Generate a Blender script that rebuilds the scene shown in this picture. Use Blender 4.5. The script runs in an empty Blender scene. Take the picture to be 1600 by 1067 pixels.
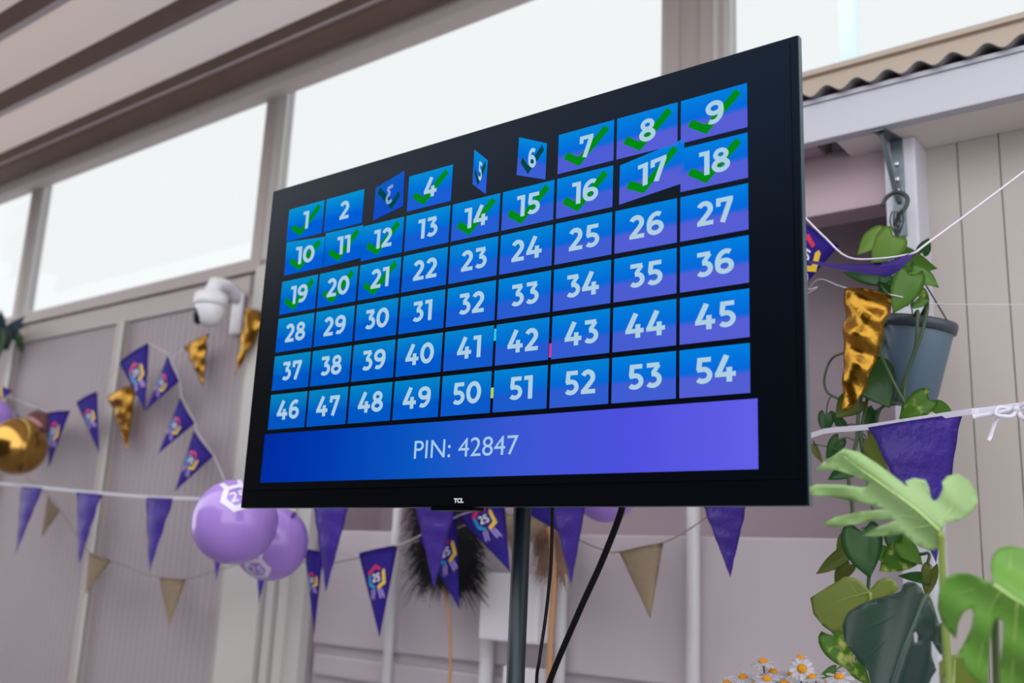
import bpy, bmesh, math, random
from mathutils import Vector, Matrix, geometry
random.seed(7)
C = bpy.context.scene.collection
SC = bpy.context.scene
PI = math.pi
H = 1.45                                   # eye height above the floor

# ------------------------------------------------------------------ camera
AX = Vector((0.7923, -0.102999, -0.60137502))      # world X seen in lens axes (right, down, forward)
AZ = Vector((0.04310318, -0.97373622, 0.22356184))
AY = Vector((0.60860729, 0.20304922, 0.76705162))
FPX = 1556.0
cam_d = bpy.data.cameras.new('camera'); cam = bpy.data.objects.new('camera', cam_d); C.objects.link(cam)
cam_d.lens = FPX * 36 / 1600; cam_d.sensor_width = 36
cam.matrix_world = Matrix(((AX[0], -AX[1], -AX[2], 0), (AY[0], -AY[1], -AY[2], 0), (AZ[0], -AZ[1], -AZ[2], H), (0, 0, 0, 1)))
cam_d.dof.use_dof = True; cam_d.dof.focus_distance = 1.75; cam_d.dof.aperture_fstop = 2.8
cam_d.clip_start = 0.05
SC.camera = cam

def P(px, py, Y):
    "the point at distance Y from the eye (towards the wall) that the photograph shows at px, py"
    d = Vector((px - 800, py - 533.5, FPX))
    r = Vector((AX.dot(d), AY.dot(d), AZ.dot(d)))
    r = r * (Y / r.y)
    return Vector((r.x, r.y, r.z + H))
def depth(Y, px, py): return FPX / AY.dot(Vector((px - 800, py - 533.5, FPX))) * Y
def mpp(px, py, Y): return depth(Y, px, py) / FPX      # metres per pixel

# ------------------------------------------------------------------ light
SC.view_settings.view_transform = 'Standard'; SC.view_settings.look = 'None'
SC.view_settings.exposure = 0.0; SC.view_settings.gamma = 1.0; SC.view_settings.use_curve_mapping = False
SKY_FRONT, SKY_BACK = 0.97, 2.65
w = bpy.data.worlds.new('overcast_sky'); SC.world = w; w.use_nodes = True
nt = w.node_tree; nt.nodes.clear()
tc = nt.nodes.new('ShaderNodeTexCoord'); sp = nt.nodes.new('ShaderNodeSeparateXYZ')
mr = nt.nodes.new('ShaderNodeMapRange'); mr.inputs[1].default_value = -0.4; mr.inputs[2].default_value = 0.4
mr.inputs[3].default_value = SKY_BACK; mr.inputs[4].default_value = SKY_FRONT
bg = nt.nodes.new('ShaderNodeBackground'); wo = nt.nodes.new('ShaderNodeOutputWorld')
bg.inputs[0].default_value = (0.985, 0.99, 1.0, 1)
nt.links.new(tc.outputs['Generated'], sp.inputs[0]); nt.links.new(sp.outputs['Y'], mr.inputs[0])
nt.links.new(mr.outputs[0], bg.inputs[1]); nt.links.new(bg.outputs[0], wo.inputs[0])

# ------------------------------------------------------------------ materials
def lin(c):
    return tuple(((v / 255) / 12.92 if v / 255 <= 0.04045 else ((v / 255 + 0.055) / 1.055) ** 2.4) for v in c)
def mat(name, rgb, rough=0.6, metal=0.0, spec=0.5, noise=None, bump=None, transl=0.0, coat=0.0, tint=None):
    "rgb is the sRGB colour of the thing itself; noise = (scale, amount, second rgb); bump = (scale, strength)"
    m = bpy.data.materials.new(name); m.use_nodes = True; t = m.node_tree
    b = t.nodes['Principled BSDF']
    b.inputs['Base Color'].default_value = (*lin(rgb), 1); b.inputs['Roughness'].default_value = rough
    b.inputs['Metallic'].default_value = metal; b.inputs['Specular IOR Level'].default_value = spec
    b.inputs['Coat Weight'].default_value = coat; b.inputs['Coat Roughness'].default_value = 0.06
    if tint: b.inputs['Specular Tint'].default_value = (*tint, 1)
    co = t.nodes.new('ShaderNodeTexCoord')
    if noise:
        n = t.nodes.new('ShaderNodeTexNoise'); n.inputs['Scale'].default_value = noise[0]; n.inputs['Detail'].default_value = 4
        r = t.nodes.new('ShaderNodeValToRGB'); r.color_ramp.elements[0].position = 0.5 - noise[1] / 2; r.color_ramp.elements[1].position = 0.5 + noise[1] / 2
        r.color_ramp.elements[0].color = (*lin(rgb), 1); r.color_ramp.elements[1].color = (*lin(noise[2]), 1)
        t.links.new(co.outputs['Object'], n.inputs['Vector']); t.links.new(n.outputs['Fac'], r.inputs[0]); t.links.new(r.outputs[0], b.inputs['Base Color'])
    if bump:
        n2 = t.nodes.new('ShaderNodeTexNoise'); n2.inputs['Scale'].default_value = bump[0]; n2.inputs['Detail'].default_value = 3
        bu = t.nodes.new('ShaderNodeBump'); bu.inputs['Strength'].default_value = bump[1]; bu.inputs['Distance'].default_value = 0.01
        t.links.new(co.outputs['Object'], n2.inputs['Vector']); t.links.new(n2.outputs['Fac'], bu.inputs['Height']); t.links.new(bu.outputs[0], b.inputs['Normal'])
    if transl:
        tr = t.nodes.new('ShaderNodeBsdfTranslucent'); tr.inputs[0].default_value = (*lin(rgb), 1)
        if noise: t.links.new(r.outputs[0], tr.inputs[0])
        mx = t.nodes.new('ShaderNodeMixShader'); mx.inputs[0].default_value = transl
        t.links.new(b.outputs[0], mx.inputs[1]); t.links.new(tr.outputs[0], mx.inputs[2])
        t.links.new(mx.outputs[0], t.nodes['Material Output'].inputs[0])
    return m
def emit(name, rgb, k=1.0, attr=None):
    m = bpy.data.materials.new(name); m.use_nodes = True; t = m.node_tree; t.nodes.clear()
    e = t.nodes.new('ShaderNodeEmission'); e.inputs[0].default_value = (*lin(rgb), 1); e.inputs[1].default_value = k
    if attr:
        a = t.nodes.new('ShaderNodeVertexColor'); a.layer_name = attr; t.links.new(a.outputs[0], e.inputs[0])
    o = t.nodes.new('ShaderNodeOutputMaterial'); t.links.new(e.outputs[0], o.inputs[0])
    return m
def glass(name):
    m = bpy.data.materials.new(name); m.use_nodes = True; t = m.node_tree; t.nodes.clear()
    a = t.nodes.new('ShaderNodeBsdfTransparent'); a.inputs[0].default_value = (0.97, 0.985, 0.985, 1)
    g = t.nodes.new('ShaderNodeBsdfGlossy'); g.inputs['Roughness'].default_value = 0.02
    x = t.nodes.new('ShaderNodeMixShader'); x.inputs[0].default_value = 0.015
    o = t.nodes.new('ShaderNodeOutputMaterial')
    t.links.new(a.outputs[0], x.inputs[1]); t.links.new(g.outputs[0], x.inputs[2]); t.links.new(x.outputs[0], o.inputs[0])
    return m
M = {}
M['wall'] = mat('mauve_grey_paint', (162, 150, 157), 0.6, noise=(3, 0.8, (156, 145, 152)))
M['batten'] = mat('warm_grey_paint', (170, 159, 157), 0.5)
M['pale'] = mat('pale_grey_paint', (186, 183, 182), 0.5)
M['pink'] = mat('paint_with_pink_glow', (180, 157, 166), 0.55, noise=(5, 0.7, (172, 151, 161)))  # pink bounce light put into the colour of lintel and rafter
M['shade'] = mat('paint_with_mauve_shade', (158, 141, 150), 0.55, noise=(5, 0.7, (150, 135, 145)))  # mauve bounce light and shade put into the recess wall's colour
M['bay'] = mat('cool_grey_paint', (190, 181, 187), 0.55, noise=(4, 0.7, (182, 171, 179)))
M['tail'] = mat('pale_lavender_print', (182, 164, 214), 0.5)
M['beige'] = mat('beige_paint', (174, 165, 160), 0.5, noise=(4, 0.8, (170, 162, 158)))
M['flash'] = mat('sand_paint', (196, 180, 165), 0.5)
M['white'] = mat('white_paint', (190, 190, 202), 0.45)
M['ceil'] = mat('awning_cloth', (214, 210, 214), 0.7, noise=(.5, 0.9, (219, 208, 200)), transl=0.66)
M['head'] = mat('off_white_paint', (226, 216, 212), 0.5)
M['brown'] = mat('brown_stained_timber', (112, 92, 86), 0.6, noise=(8, 0.7, (102, 83, 77)))
M['lip'] = mat('pale_trim_paint', (205, 195, 200), 0.5)
M['canvas'] = mat('taupe_canvas', (128, 106, 98), 0.8, noise=(5, 0.7, (120, 98, 90)))
M['glass'] = glass('window_glass')
M['floor'] = mat('grey_paving', (128, 124, 126), 0.8, noise=(2, 0.6, (118, 115, 118)))
M['roofsheet'] = mat('weathered_corrugated_sheet', (120, 116, 120), 0.6, noise=(30, 0.5, (100, 97, 100)))
M['blocker'] = mat('dark_blocker', (70, 60, 60), 0.9)
M['steel'] = mat('galvanised_steel', (120, 130, 138), 0.4, 0.8, noise=(40, 0.6, (95, 104, 112)))
M['bolt'] = mat('zinc_bolt', (200, 200, 205), 0.3, 0.9)
M['black'] = mat('black_gloss_bezel', (6, 7, 9), 0.28, spec=0.12, tint=(0.22, 0.5, 1))
M['screen'] = mat('dark_display_panel', (5, 6, 9), 0.3, spec=0.14, tint=(0.18, 0.45, 1))
M['rim'] = mat('brushed_rim', (90, 110, 120), 0.35, 0.7)
M['pole'] = mat('black_steel_pole', (26, 37, 47), 0.35, 0.3)
M['cable'] = mat('black_rubber', (10, 9, 14), 0.6, spec=0.2)
M['tile'] = emit('lit_tile', (0, 0, 0), 1.0, 'glow')
M['digit'] = emit('lit_digit', (172, 206, 226))
M['check'] = emit('lit_check', (0, 138, 24))
M['digit_dim'] = emit('lit_digit_dim', (130, 160, 215))
M['check_dim'] = emit('lit_check_dim', (0, 72, 70))
M['pin'] = emit('lit_caption', (165, 200, 232))
M['cyan'] = emit('lit_cyan', (60, 200, 225)); M['mag'] = emit('lit_magenta', (210, 60, 150)); M['lime'] = emit('lit_lime', (190, 215, 40))
M['logo'] = mat('pale_print', (190, 200, 205), 0.4)
M['fab'] = mat('purple_cloth', (70, 48, 176), 0.7, noise=(9, 0.6, (64, 44, 166)), transl=0.15)
M['plas'] = mat('purple_plastic_film', (104, 80, 192), 0.28, bump=(60, 0.4), transl=0.2, noise=(14, 0.6, (94, 72, 182)))
M['kraft'] = mat('kraft_cloth', (192, 175, 150), 0.85, noise=(60, 0.6, (180, 163, 138)), transl=0.1)
M['foil'] = mat('gold_foil', (208, 160, 66), 0.27, 1.0, bump=(26, 0.45))
M['red'] = mat('red_print', (205, 40, 90), 0.5); M['blue'] = mat('blue_print', (30, 150, 205), 0.5)
M['yel'] = mat('yellow_print', (232, 196, 60), 0.5); M['wht'] = mat('white_print', (232, 230, 240), 0.5); M['lav'] = mat('lavender_print', (128, 104, 190), 0.5)
M['ball'] = mat('purple_latex', (190, 152, 236), 0.18, noise=(4, 0.6, (182, 144, 232)), transl=0.25, coat=0.6)
M['ballink'] = mat('white_balloon_ink', (226, 220, 244), 0.3); M['ballink2'] = mat('purple_balloon_ink', (140, 112, 196), 0.3)
M['goldball'] = mat('gold_chrome_latex', (180, 140, 70), 0.16, 0.95); M['bronzeball'] = mat('bronze_chrome_latex', (140, 100, 100), 0.25, 0.85)
M['knot'] = mat('dark_knot', (84, 50, 140), 0.5)
M['string'] = mat('white_cord', (205, 196, 210), 0.7); M['twine'] = mat('jute_twine', (140, 120, 110), 0.9)
M['ribbon'] = mat('white_ribbon', (224, 222, 236), 0.35, transl=0.3)
M['cctv'] = mat('white_plastic', (224, 224, 230), 0.35); M['lens'] = mat('black_lens_dome', (14, 15, 18), 0.12)
M['box'] = mat('pale_plastic_box', (218, 214, 220), 0.4); M['pipe'] = mat('white_conduit', (196, 194, 199), 0.4)
M['pot'] = mat('blue_grey_plastic', (78, 98, 116), 0.4); M['potrim'] = mat('dark_plastic_rim', (52, 62, 74), 0.4)
M['soil'] = mat('potting_soil', (48, 38, 30), 0.95); M['wire'] = mat('dark_wire', (38, 46, 48), 0.45)
M['leaf'] = mat('pothos_leaf', (116, 162, 72), 0.3, noise=(9, 0.5, (98, 148, 62)), transl=0.2)
M['leafdark'] = mat('deep_green_leaf', (64, 116, 56), 0.28, noise=(9, 0.5, (50, 98, 48)), transl=0.12)
M['leafvar'] = mat('variegated_leaf', (92, 140, 48), 0.32, noise=(46, 0.22, (200, 210, 120)), transl=0.2)
for e, p in zip(M['leafvar'].node_tree.nodes['Color Ramp'].color_ramp.elements, (.54, .68)): e.position = p
M['leaflight'] = mat('young_pothos_leaf', (146, 182, 92), 0.3, noise=(9, 0.5, (130, 170, 80)), transl=0.25)
M['leafol'] = mat('olive_leaf', (128, 142, 62), 0.4, noise=(9, 0.5, (112, 128, 56)), transl=0.3)
M['vine'] = mat('vine_stem', (58, 82, 46), 0.5, noise=(20, 0.5, (44, 62, 40)))
M['mons'] = mat('monstera_leaf', (160, 190, 134), 0.3, noise=(5, 0.6, (140, 178, 106)), transl=0.3)
M['monsbright'] = mat('bright_monstera_leaf', (112, 162, 66), 0.35, noise=(6, 0.6, (96, 148, 58)), transl=0.3)
M['monsdark'] = mat('dark_monstera_leaf', (40, 66, 54), 0.28, noise=(7, 0.6, (30, 52, 48)), transl=0.05)
M['rib'] = mat('leaf_vein', (168, 196, 118), 0.4); M['ribdark'] = mat('dark_leaf_vein', (70, 96, 84), 0.4)
M['petiole'] = mat('petiole_green', (122, 140, 64), 0.45); M['petdark'] = mat('petiole_dark', (70, 88, 48), 0.45)
M['petal'] = mat('daisy_petal', (236, 234, 242), 0.5, transl=0.25); M['disc'] = mat('daisy_disc', (226, 150, 30), 0.8, bump=(300, 0.6))
M['plume'] = mat('black_plume', (7, 6, 8), 0.9); M['plumeb'] = mat('dried_grass', (150, 118, 100), 0.9, noise=(30, 0.5, (120, 92, 78))); M['cane'] = mat('bamboo_cane', (176, 130, 92), 0.5)
M['terra'] = mat('grey_planter', (120, 118, 118), 0.8)

# ------------------------------------------------------------------ helpers
def link(name, bm, mats, parent=None, smooth=False):
    me = bpy.data.meshes.new(name)
    bm.normal_update(); bm.to_mesh(me); bm.free()
    for m in (mats if isinstance(mats, (list, tuple)) else [mats]): me.materials.append(M[m])
    if smooth:
        for p in me.polygons: p.use_smooth = True
    o = bpy.data.objects.new(name, me); C.objects.link(o)
    if parent is not None:
        o.parent = parent; o.matrix_parent_inverse = Matrix.Translation(-parent_loc(parent))
    return o
def parent_loc(p):
    v = Vector(p.location); q = p.parent
    return v if q is None else v          # sub-parts hang from parts that sit at the world origin of their thing
def rebase(o, base):
    "put the origin of a one-mesh thing at its base"
    o.data.transform(Matrix.Translation(-base)); o.location = base; return o
def thing(name, label, cat, loc=(0, 0, 0), group=None):
    o = bpy.data.objects.new(name, None); C.objects.link(o); o.location = loc; o.empty_display_size = 0.05
    return tag(o, label, cat, group)
def tag(o, label, cat, group=None, kind=None):
    o['label'] = label; o['category'] = cat
    if group: o['group'] = group
    if kind: o['kind'] = kind
    return o
def struct(name, bm, mats, parent=None, smooth=False):
    o = link(name, bm, mats, parent, smooth)
    if parent is None: o['kind'] = 'structure'
    return o
def sub(name, bm, mats, part, smooth=False):
    "a mesh under a part: the part keeps its own local frame, so cancel the thing's and the part's offset"
    o = link(name, bm, mats, None, smooth); o.parent = part
    root = part.parent
    o.matrix_parent_inverse = Matrix.Identity(4)
    return o
def box(bm, x0, x1, y0, y1, z0, z1, mi=0, bev=0):
    vs = [bm.verts.new(v) for v in ((x0, y0, z0), (x1, y0, z0), (x1, y1, z0), (x0, y1, z0), (x0, y0, z1), (x1, y0, z1), (x1, y1, z1), (x0, y1, z1))]
    fs = [bm.faces.new([vs[i] for i in q]) for q in ((3, 2, 1, 0), (4, 5, 6, 7), (0, 1, 5, 4), (1, 2, 6, 5), (2, 3, 7, 6), (3, 0, 4, 7))]
    for f in fs: f.material_index = mi
    if bev:
        es = list({e for f in fs for e in f.edges})
        r = bmesh.ops.bevel(bm, geom=es, offset=bev, segments=2, affect='EDGES', profile=0.6)
        for f in r['faces']: f.material_index = mi
def frame_of(d):
    d = d.normalized(); a = Vector((0, 0, 1)) if abs(d.z) < 0.9 else Vector((1, 0, 0))
    u = d.cross(a).normalized(); return u, d.cross(u).normalized()
def tube(bm, pts, r, seg=8, mi=0, cap=True):
    "round tube through pts; r a number or one radius per point"
    pts = [Vector(p) for p in pts]; n = len(pts); rr = r if isinstance(r, (list, tuple)) else [r] * n
    rings = []; u = None
    for i, p in enumerate(pts):
        d = (pts[min(i + 1, n - 1)] - pts[max(i - 1, 0)])
        if d.length < 1e-9: d = Vector((0, 0, 1))
        d.normalize()
        if u is None: u, v = frame_of(d)
        else:
            u = (u - d * u.dot(d)).normalized(); v = d.cross(u)
        rings.append([bm.verts.new(p + (u * math.cos(2 * PI * k / seg) + v * math.sin(2 * PI * k / seg)) * rr[i]) for k in range(seg)])
    for a, b in zip(rings, rings[1:]):
        for k in range(seg):
            f = bm.faces.new((a[k], a[(k + 1) % seg], b[(k + 1) % seg], b[k])); f.material_index = mi
    if cap:
        for rg, flip in ((rings[0], True), (rings[-1], False)):
            f = bm.faces.new(rg[::-1] if flip else rg); f.material_index = mi
def spline(pts, n=6):
    "Catmull-Rom through pts"
    pts = [Vector(p) for p in pts]; q = [pts[0] * 2 - pts[1]] + pts + [pts[-1] * 2 - pts[-2]]; out = []
    for i in range(1, len(q) - 2):
        a, b, c, d = q[i - 1:i + 3]
        for k in range(n):
            t = k / n
            out.append(0.5 * (2 * b + (c - a) * t + (2 * a - 5 * b + 4 * c - d) * t * t + (3 * b - a - 3 * c + d) * t ** 3))
    out.append(pts[-1]); return out
def lathe(bm, prof, origin, axis=Vector((0, 0, 1)), seg=32, mi=0):
    "prof = list of (radius, height along axis)"
    u, v = frame_of(axis); ax = axis.normalized(); rings = []
    for r, h in prof:
        c = Vector(origin) + ax * h
        rings.append([bm.verts.new(c)] if r < 1e-6 else [bm.verts.new(c + (u * math.cos(2 * PI * k / seg) + v * math.sin(2 * PI * k / seg)) * r) for k in range(seg)])
    for a, b in zip(rings, rings[1:]):
        for k in range(seg):
            k2 = (k + 1) % seg
            q = [a[k % len(a)], a[k2 % len(a)], b[k2 % len(b)], b[k % len(b)]]
            q = list(dict.fromkeys(q))
            if len(q) > 2:
                f = bm.faces.new(q); f.material_index = mi
def ribbon(pts, w, closed=False):
    "flat stroke: a list of quads around a 2-D polyline"
    pts = [Vector((p[0], p[1])) for p in pts]; n = len(pts); L = []; 
    for i in range(n):
        if closed: a, b = pts[i - 1], pts[(i + 1) % n]; da, db = (pts[i] - a), (b - pts[i])
        else:
            da = pts[i] - pts[i - 1] if i else pts[1] - pts[0]; db = pts[i + 1] - pts[i] if i < n - 1 else pts[i] - pts[i - 1]
        da = da.normalized(); db = db.normalized(); m = (da + db).normalized()
        nrm = Vector((-m.y, m.x)); k = 1 / max(0.45, nrm.dot(Vector((-da.y, da.x))))
        L.append((pts[i] + nrm * w / 2 * k, pts[i] - nrm * w / 2 * k))
    rng = range(n) if closed else range(n - 1)
    return [[L[i][0], L[i][1], L[(i + 1) % n][1], L[(i + 1) % n][0]] for i in rng]
def arc(cx, cy, rx, ry, a0, a1, n=16):
    return [(cx + rx * math.cos(math.radians(a0 + (a1 - a0) * k / n)), cy + ry * math.sin(math.radians(a0 + (a1 - a0) * k / n))) for k in range(n + 1)]
T_ = 0.2
def glyph(ch):
    "quads of one heavy geometric numeral, 1 unit tall, and its width"
    if ch == '0': return ribbon(arc(.38, .5, .28, .4, 0, 360, 24)[:-1], T_, True), .76
    if ch == '1': return [[Vector(p) for p in ((0, .82), (.2, .82), (.2, 1), (0, 1))], [Vector(p) for p in ((.2, 0), (.4, 0), (.4, 1), (.2, 1))]], .42
    if ch == '2': return ribbon(arc(.31, .66, .22, .24, 155, -20, 12) + [(.43, .45), (.14, .12)], T_) + ribbon([(.03, .09), (.64, .09)], .18), .66
    if ch == '3': return ribbon([(.05, .91), (.54, .91)], .18) + ribbon([(.52, .9), (.3, .6)], .17) + ribbon([(.24, .55)] + arc(.3, .33, .25, .23, 85, -140, 14), .19), .64
    if ch == '4': return ribbon([(.44, 1), (.12, .3)], .21) + ribbon([(.02, .29), (.76, .29)], .18) + ribbon([(.53, .55), (.53, 0)], .2), .78
    if ch == '5': return ribbon([(.1, .91), (.6, .91)], .18) + ribbon([(.19, .9), (.16, .52)], .19) + ribbon([(.1, .53)] + arc(.31, .32, .25, .23, 85, -140, 14), .19), .66
    if ch in '69':
        q = ribbon(arc(.36, .32, .25, .22, 0, 360, 20)[:-1], .19, True) + ribbon(arc(.42, .46, .32, .44, 62, 195, 12), .19)
        if ch == '9': q = [[Vector((.72 - p.x, 1 - p.y)) for p in f] for f in q]
        return q, .72
    if ch == '7': return ribbon([(.02, .91), (.64, .91)], .18) + ribbon([(.54, .86), (.25, 0)], .2) + ribbon([(.1, .86), (.1, .66)], .17), .66
    if ch == '8': return ribbon(arc(.34, .73, .2, .18, 0, 360, 18)[:-1], .18, True) + ribbon(arc(.34, .29, .25, .2, 0, 360, 20)[:-1], .19, True), .7
def number(s, h, sx=1.12, gap=.07):
    "quads for a number, centred on 0,0"
    out = []; x = 0
    for ch in s:
        q, wd = glyph(ch); out += [[Vector(((p.x + x) * h * sx, (p.y - .5) * h)) for p in f] for f in q]; x += wd + gap
    tot = (x - gap) * h * sx
    return [[Vector((p.x - tot / 2, p.y)) for p in f] for f in out]
def lay(bm, polys, fn, mi):
    "map flat polygons into space with fn(x, y)"
    for f in polys:
        try:
            g = bm.faces.new([bm.verts.new(fn(p.x, p.y)) for p in f]); g.material_index = mi
        except ValueError: pass
def fine(polys, step):
    "cut quads small enough to wrap over a curved surface"
    out = []
    for f in polys:
        if len(f) != 4: out.append(f); continue
        a, b, c, d = f
        n = max(1, math.ceil(max((b - a).length, (c - d).length) / step)); m = max(1, math.ceil(max((d - a).length, (c - b).length) / step))
        g = lambda s, t: (a * (1 - s) + b * s) * (1 - t) + (d * (1 - s) + c * s) * t
        for i in range(n):
            for j in range(m): out.append([g(i / n, j / m), g((i + 1) / n, j / m), g((i + 1) / n, (j + 1) / m), g(i / n, (j + 1) / m)])
    return out

# ------------------------------------------------------------------ setting
WY = 2.6                                     # wall plane
XL = -8.0
def X(px, py, Y=WY): return P(px, py, Y).x
def Z(px, py, Y=WY): return P(px, py, Y).z
bm = bmesh.new(); box(bm, -14, 9, -10, WY + .6, -0.1, 0); struct('floor', bm, 'floor')
# ceiling with its thin cross boards
ZC = H + 2.241
bm = bmesh.new(); box(bm, XL, 1.2, 1.15, WY, ZC, ZC + .003); struct('ceiling', bm, 'ceil')
for yb, zl in ((1.275, 2.11), (1.661, 2.121), (2.034, 2.121)):
    bm = bmesh.new(); box(bm, XL, 1.2, yb, yb + .02, H + zl + .004, ZC, 0); box(bm, XL, 1.2, yb - .003, yb + .023, H + zl - .004, H + zl + .004, 1)
    struct('ceiling_beam', bm, ['brown', 'lip'])
bm = bmesh.new(); box(bm, XL, 1.2, 2.42, 2.44, H + 2.170, ZC); box(bm, XL, 1.2, 2.413, 2.44, H + 2.160, H + 2.170, 1)
struct('ceiling_beam', bm, ['brown', 'lip'])
bm = bmesh.new()                              # rolled blind under the ceiling edge
tube(bm, [(x, 2.475, H + 2.152) for x in (XL, -5, -3, -1, 1.2)], .05, 28); struct('trim_6', bm, 'canvas', smooth=True)
bm = bmesh.new(); box(bm, XL, 1.2, 2.535, WY + .02, H + 2.052, H + 2.2, 0, .012); struct('trim_15', bm, 'head')     # pale board at window head, added as the roll's window-lit lower half

# windows: X limits and Z limits of each clear pane
zs = H + .49 * WY; zt = H + 2.2
wx = {1: (XL + .1, X(34, 400)), 2: (X(62, 300), X(409, 250)), 3: (X(430, 250), X(1040, 50)), 4: (X(1128, 60), 1.15)}
zsill = {1: zs, 2: zs, 3: zs, 4: H + .5555 * WY}
for n in (1, 2, 3, 4):
    x0, x1 = wx[n]; z0 = zsill[n]
    bm = bmesh.new(); fw = .022
    box(bm, x0, x0 + fw, WY + .012, WY + .06, z0, zt); box(bm, x1 - fw, x1, WY + .012, WY + .06, z0, zt)
    box(bm, x0 + fw, x1 - fw, WY + .012, WY + .06, z0, z0 + fw); box(bm, x0 + fw, x1 - fw, WY + .012, WY + .06, zt - fw, zt)
    fr = struct('window_%d' % n, bm, 'pale')
    bm = bmesh.new(); box(bm, x0 + fw, x1 - fw, WY + .035, WY + .041, z0 + fw, zt - fw); sub('pane', bm, 'glass', fr)
# the uprights between the windows
def upright(name, x0, x1, z0, profile):
    bm = bmesh.new()
    for a, b, d, mi in profile: box(bm, x0 + (x1 - x0) * a, x0 + (x1 - x0) * b, WY - d, WY + .07, z0, zt, mi)
    struct(name, bm, ['batten', 'pale'])
upright('trim_1', wx[1][1], wx[2][0], zs, ((0, .72, 0, 0), (.72, 1, -.006, 1)))
upright('trim_2', wx[2][1], wx[3][0], zs, ((0, .6, 0, 0), (.6, 1, -.006, 1)))
upright('trim_3', wx[3][1], wx[4][0], zs, ((0, .24, 0, 0), (.24, .62, -.012, 0), (.62, .86, 0, 0), (.86, .92, .006, 1), (.92, 1, -.01, 0)))
# a grey steel upright standing outside the last window
px0, px1 = P(1311, 40, 3.4).x, P(1336, 40, 3.4).x
bm = bmesh.new(); box(bm, px0, px1, 3.4, 3.46, 0, H + 4.2)
M['pier'] = mat('pale_blue_paint', (214, 232, 236), 0.5)
tag(link('steel_upright', bm, 'pier'), 'grey upright standing outside the bright window above the corrugated roof edge', 'post')
bm = bmesh.new(); box(bm, -14, 9, WY + .6, 12, -.3, -.1); struct('ground', bm, 'floor')

# left wall: grooved panels between battens, rails under the windows
def grooved(bm, x0, x1, y, z0, z1, pitch, gw=.006, gd=.006, back=.05, mi=0):
    xs = [(x0, y)]; n = max(1, round((x1 - x0) / pitch))
    for k in range(1, n):
        xc = x0 + (x1 - x0) * k / n; xs += [(xc - gw / 2, y), (xc, y + gd), (xc + gw / 2, y)]
    xs += [(x1, y), (x1, y + back), (x0, y + back)]
    lo = [bm.verts.new((a, b, z0)) for a, b in xs]; hi = [bm.verts.new((a, b, z1)) for a, b in xs]; N = len(xs)
    for k in range(N):
        f = bm.faces.new((lo[k], lo[(k + 1) % N], hi[(k + 1) % N], hi[k])); f.material_index = mi
    bm.faces.new(hi); bm.faces.new(lo[::-1])
xp0 = X(480, 930)                             # right end of the panelled wall
bm = bmesh.new(); grooved(bm, XL, xp0, WY, 0, zs, .045); struct('wall_left', bm, 'wall')
def zr(px, py): return Z(px, py)
bm = bmesh.new(); box(bm, XL, X(412, 405), WY - .022, WY + .04, zs - .055, zs + .002, 0, .004); struct('trim_4', bm, 'batten')
bm = bmesh.new(); box(bm, XL, X(395, 440), WY - .014, WY + .001, zs - .165, zs - .066, 0, .004); struct('trim_5', bm, 'batten')
def batten(name, px, py, wd, mi=('batten', 'pale'), d=.03, z1=None):
    xc = X(px, py); bm = bmesh.new(); z1 = z1 or zs - .165
    box(bm, xc - wd / 2, xc + wd / 2, WY - d, WY + .001, 0, z1, 0); box(bm, xc + wd / 2 - .022, xc + wd / 2, WY - d - .006, WY - d + .004, 0, z1, 1)
    struct(name, bm, list(mi))
batten('trim_7', 200, 490, .075); batten('trim_8', 24, 560, .075)
batten('trim_9', 350, 900, .05, ('wall', 'batten'), .012)
# wide pale post with its grooves at the right end of the panelled wall
bm = bmesh.new()
xa, xb, xc_, xd, xe = (X(p, 930) for p in (366, 425, 441, 460, 481))
box(bm, xa, xb, WY - .06, WY + .02, 0, zs - .055); box(bm, xb + .02, xc_, WY - .045, WY + .02, 0, zs - .055); box(bm, xc_ + .02, xd, WY - .035, WY + .02, 0, zs - .055); box(bm, xd, xe, WY - .02, WY + .02, 0, zs - .055)
box(bm, xb, xc_ + .02, WY - .02, WY + .02, 0, zs - .055)
struct('trim_10', bm, 'pale')
# recessed bay behind the television
RY = WY + .05
xr1 = X(1384, 320, 2.56)
ZSH = Z(1100, 838, RY); RB = RY + .32        # above this height the bay is set back again
bm = bmesh.new(); box(bm, xe - .02, xr1 + .05, RY + .012, RY + .1, 0, ZSH - .001); box(bm, xe - .02, xr1 + .05, RY + .1, RB + .06, ZSH - .06, ZSH - .001); struct('wall_back', bm, 'bay')
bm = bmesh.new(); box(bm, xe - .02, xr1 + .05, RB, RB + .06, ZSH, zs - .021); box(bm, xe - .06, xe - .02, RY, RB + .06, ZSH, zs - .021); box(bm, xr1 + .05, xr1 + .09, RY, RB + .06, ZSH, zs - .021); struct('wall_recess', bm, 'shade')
bm = bmesh.new(); box(bm, xe + .004, xr1, RY - .012, RY + .0125, H - .298, ZSH, 0, .006); struct('trim_11', bm, 'bay')
bm = bmesh.new(); box(bm, xe + .012, xr1, RY - .012, RY + .0125, H - .41, H - .332, 0, .012); box(bm, xe + .012, xr1, RY - .012, RY + .0125, 0, H - .445, 0, .012); struct('trim_13', bm, 'bay')
bm = bmesh.new(); box(bm, xe - .08, xr1 + .09, WY - .01, RB + .06, zs - .022, H + .5 * WY + .001); struct('trim_12', bm, 'batten')
# wall under the last window, right of the bay
xg = X(1436, 300)
bm = bmesh.new(); grooved(bm, xg, 1.3, WY, 0, H + .5 * WY, .1, .005, .006); struct('wall_right', bm, 'beige')
bm = bmesh.new(); box(bm, X(1120, 80), 1.3, WY - .004, WY + .05, H + .5 * WY, zsill[4] - .012); box(bm, X(1120, 80), 1.3, WY - .02, WY + .05, zsill[4] - .012, zsill[4], 0); struct('trim_14', bm, 'flash')
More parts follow.
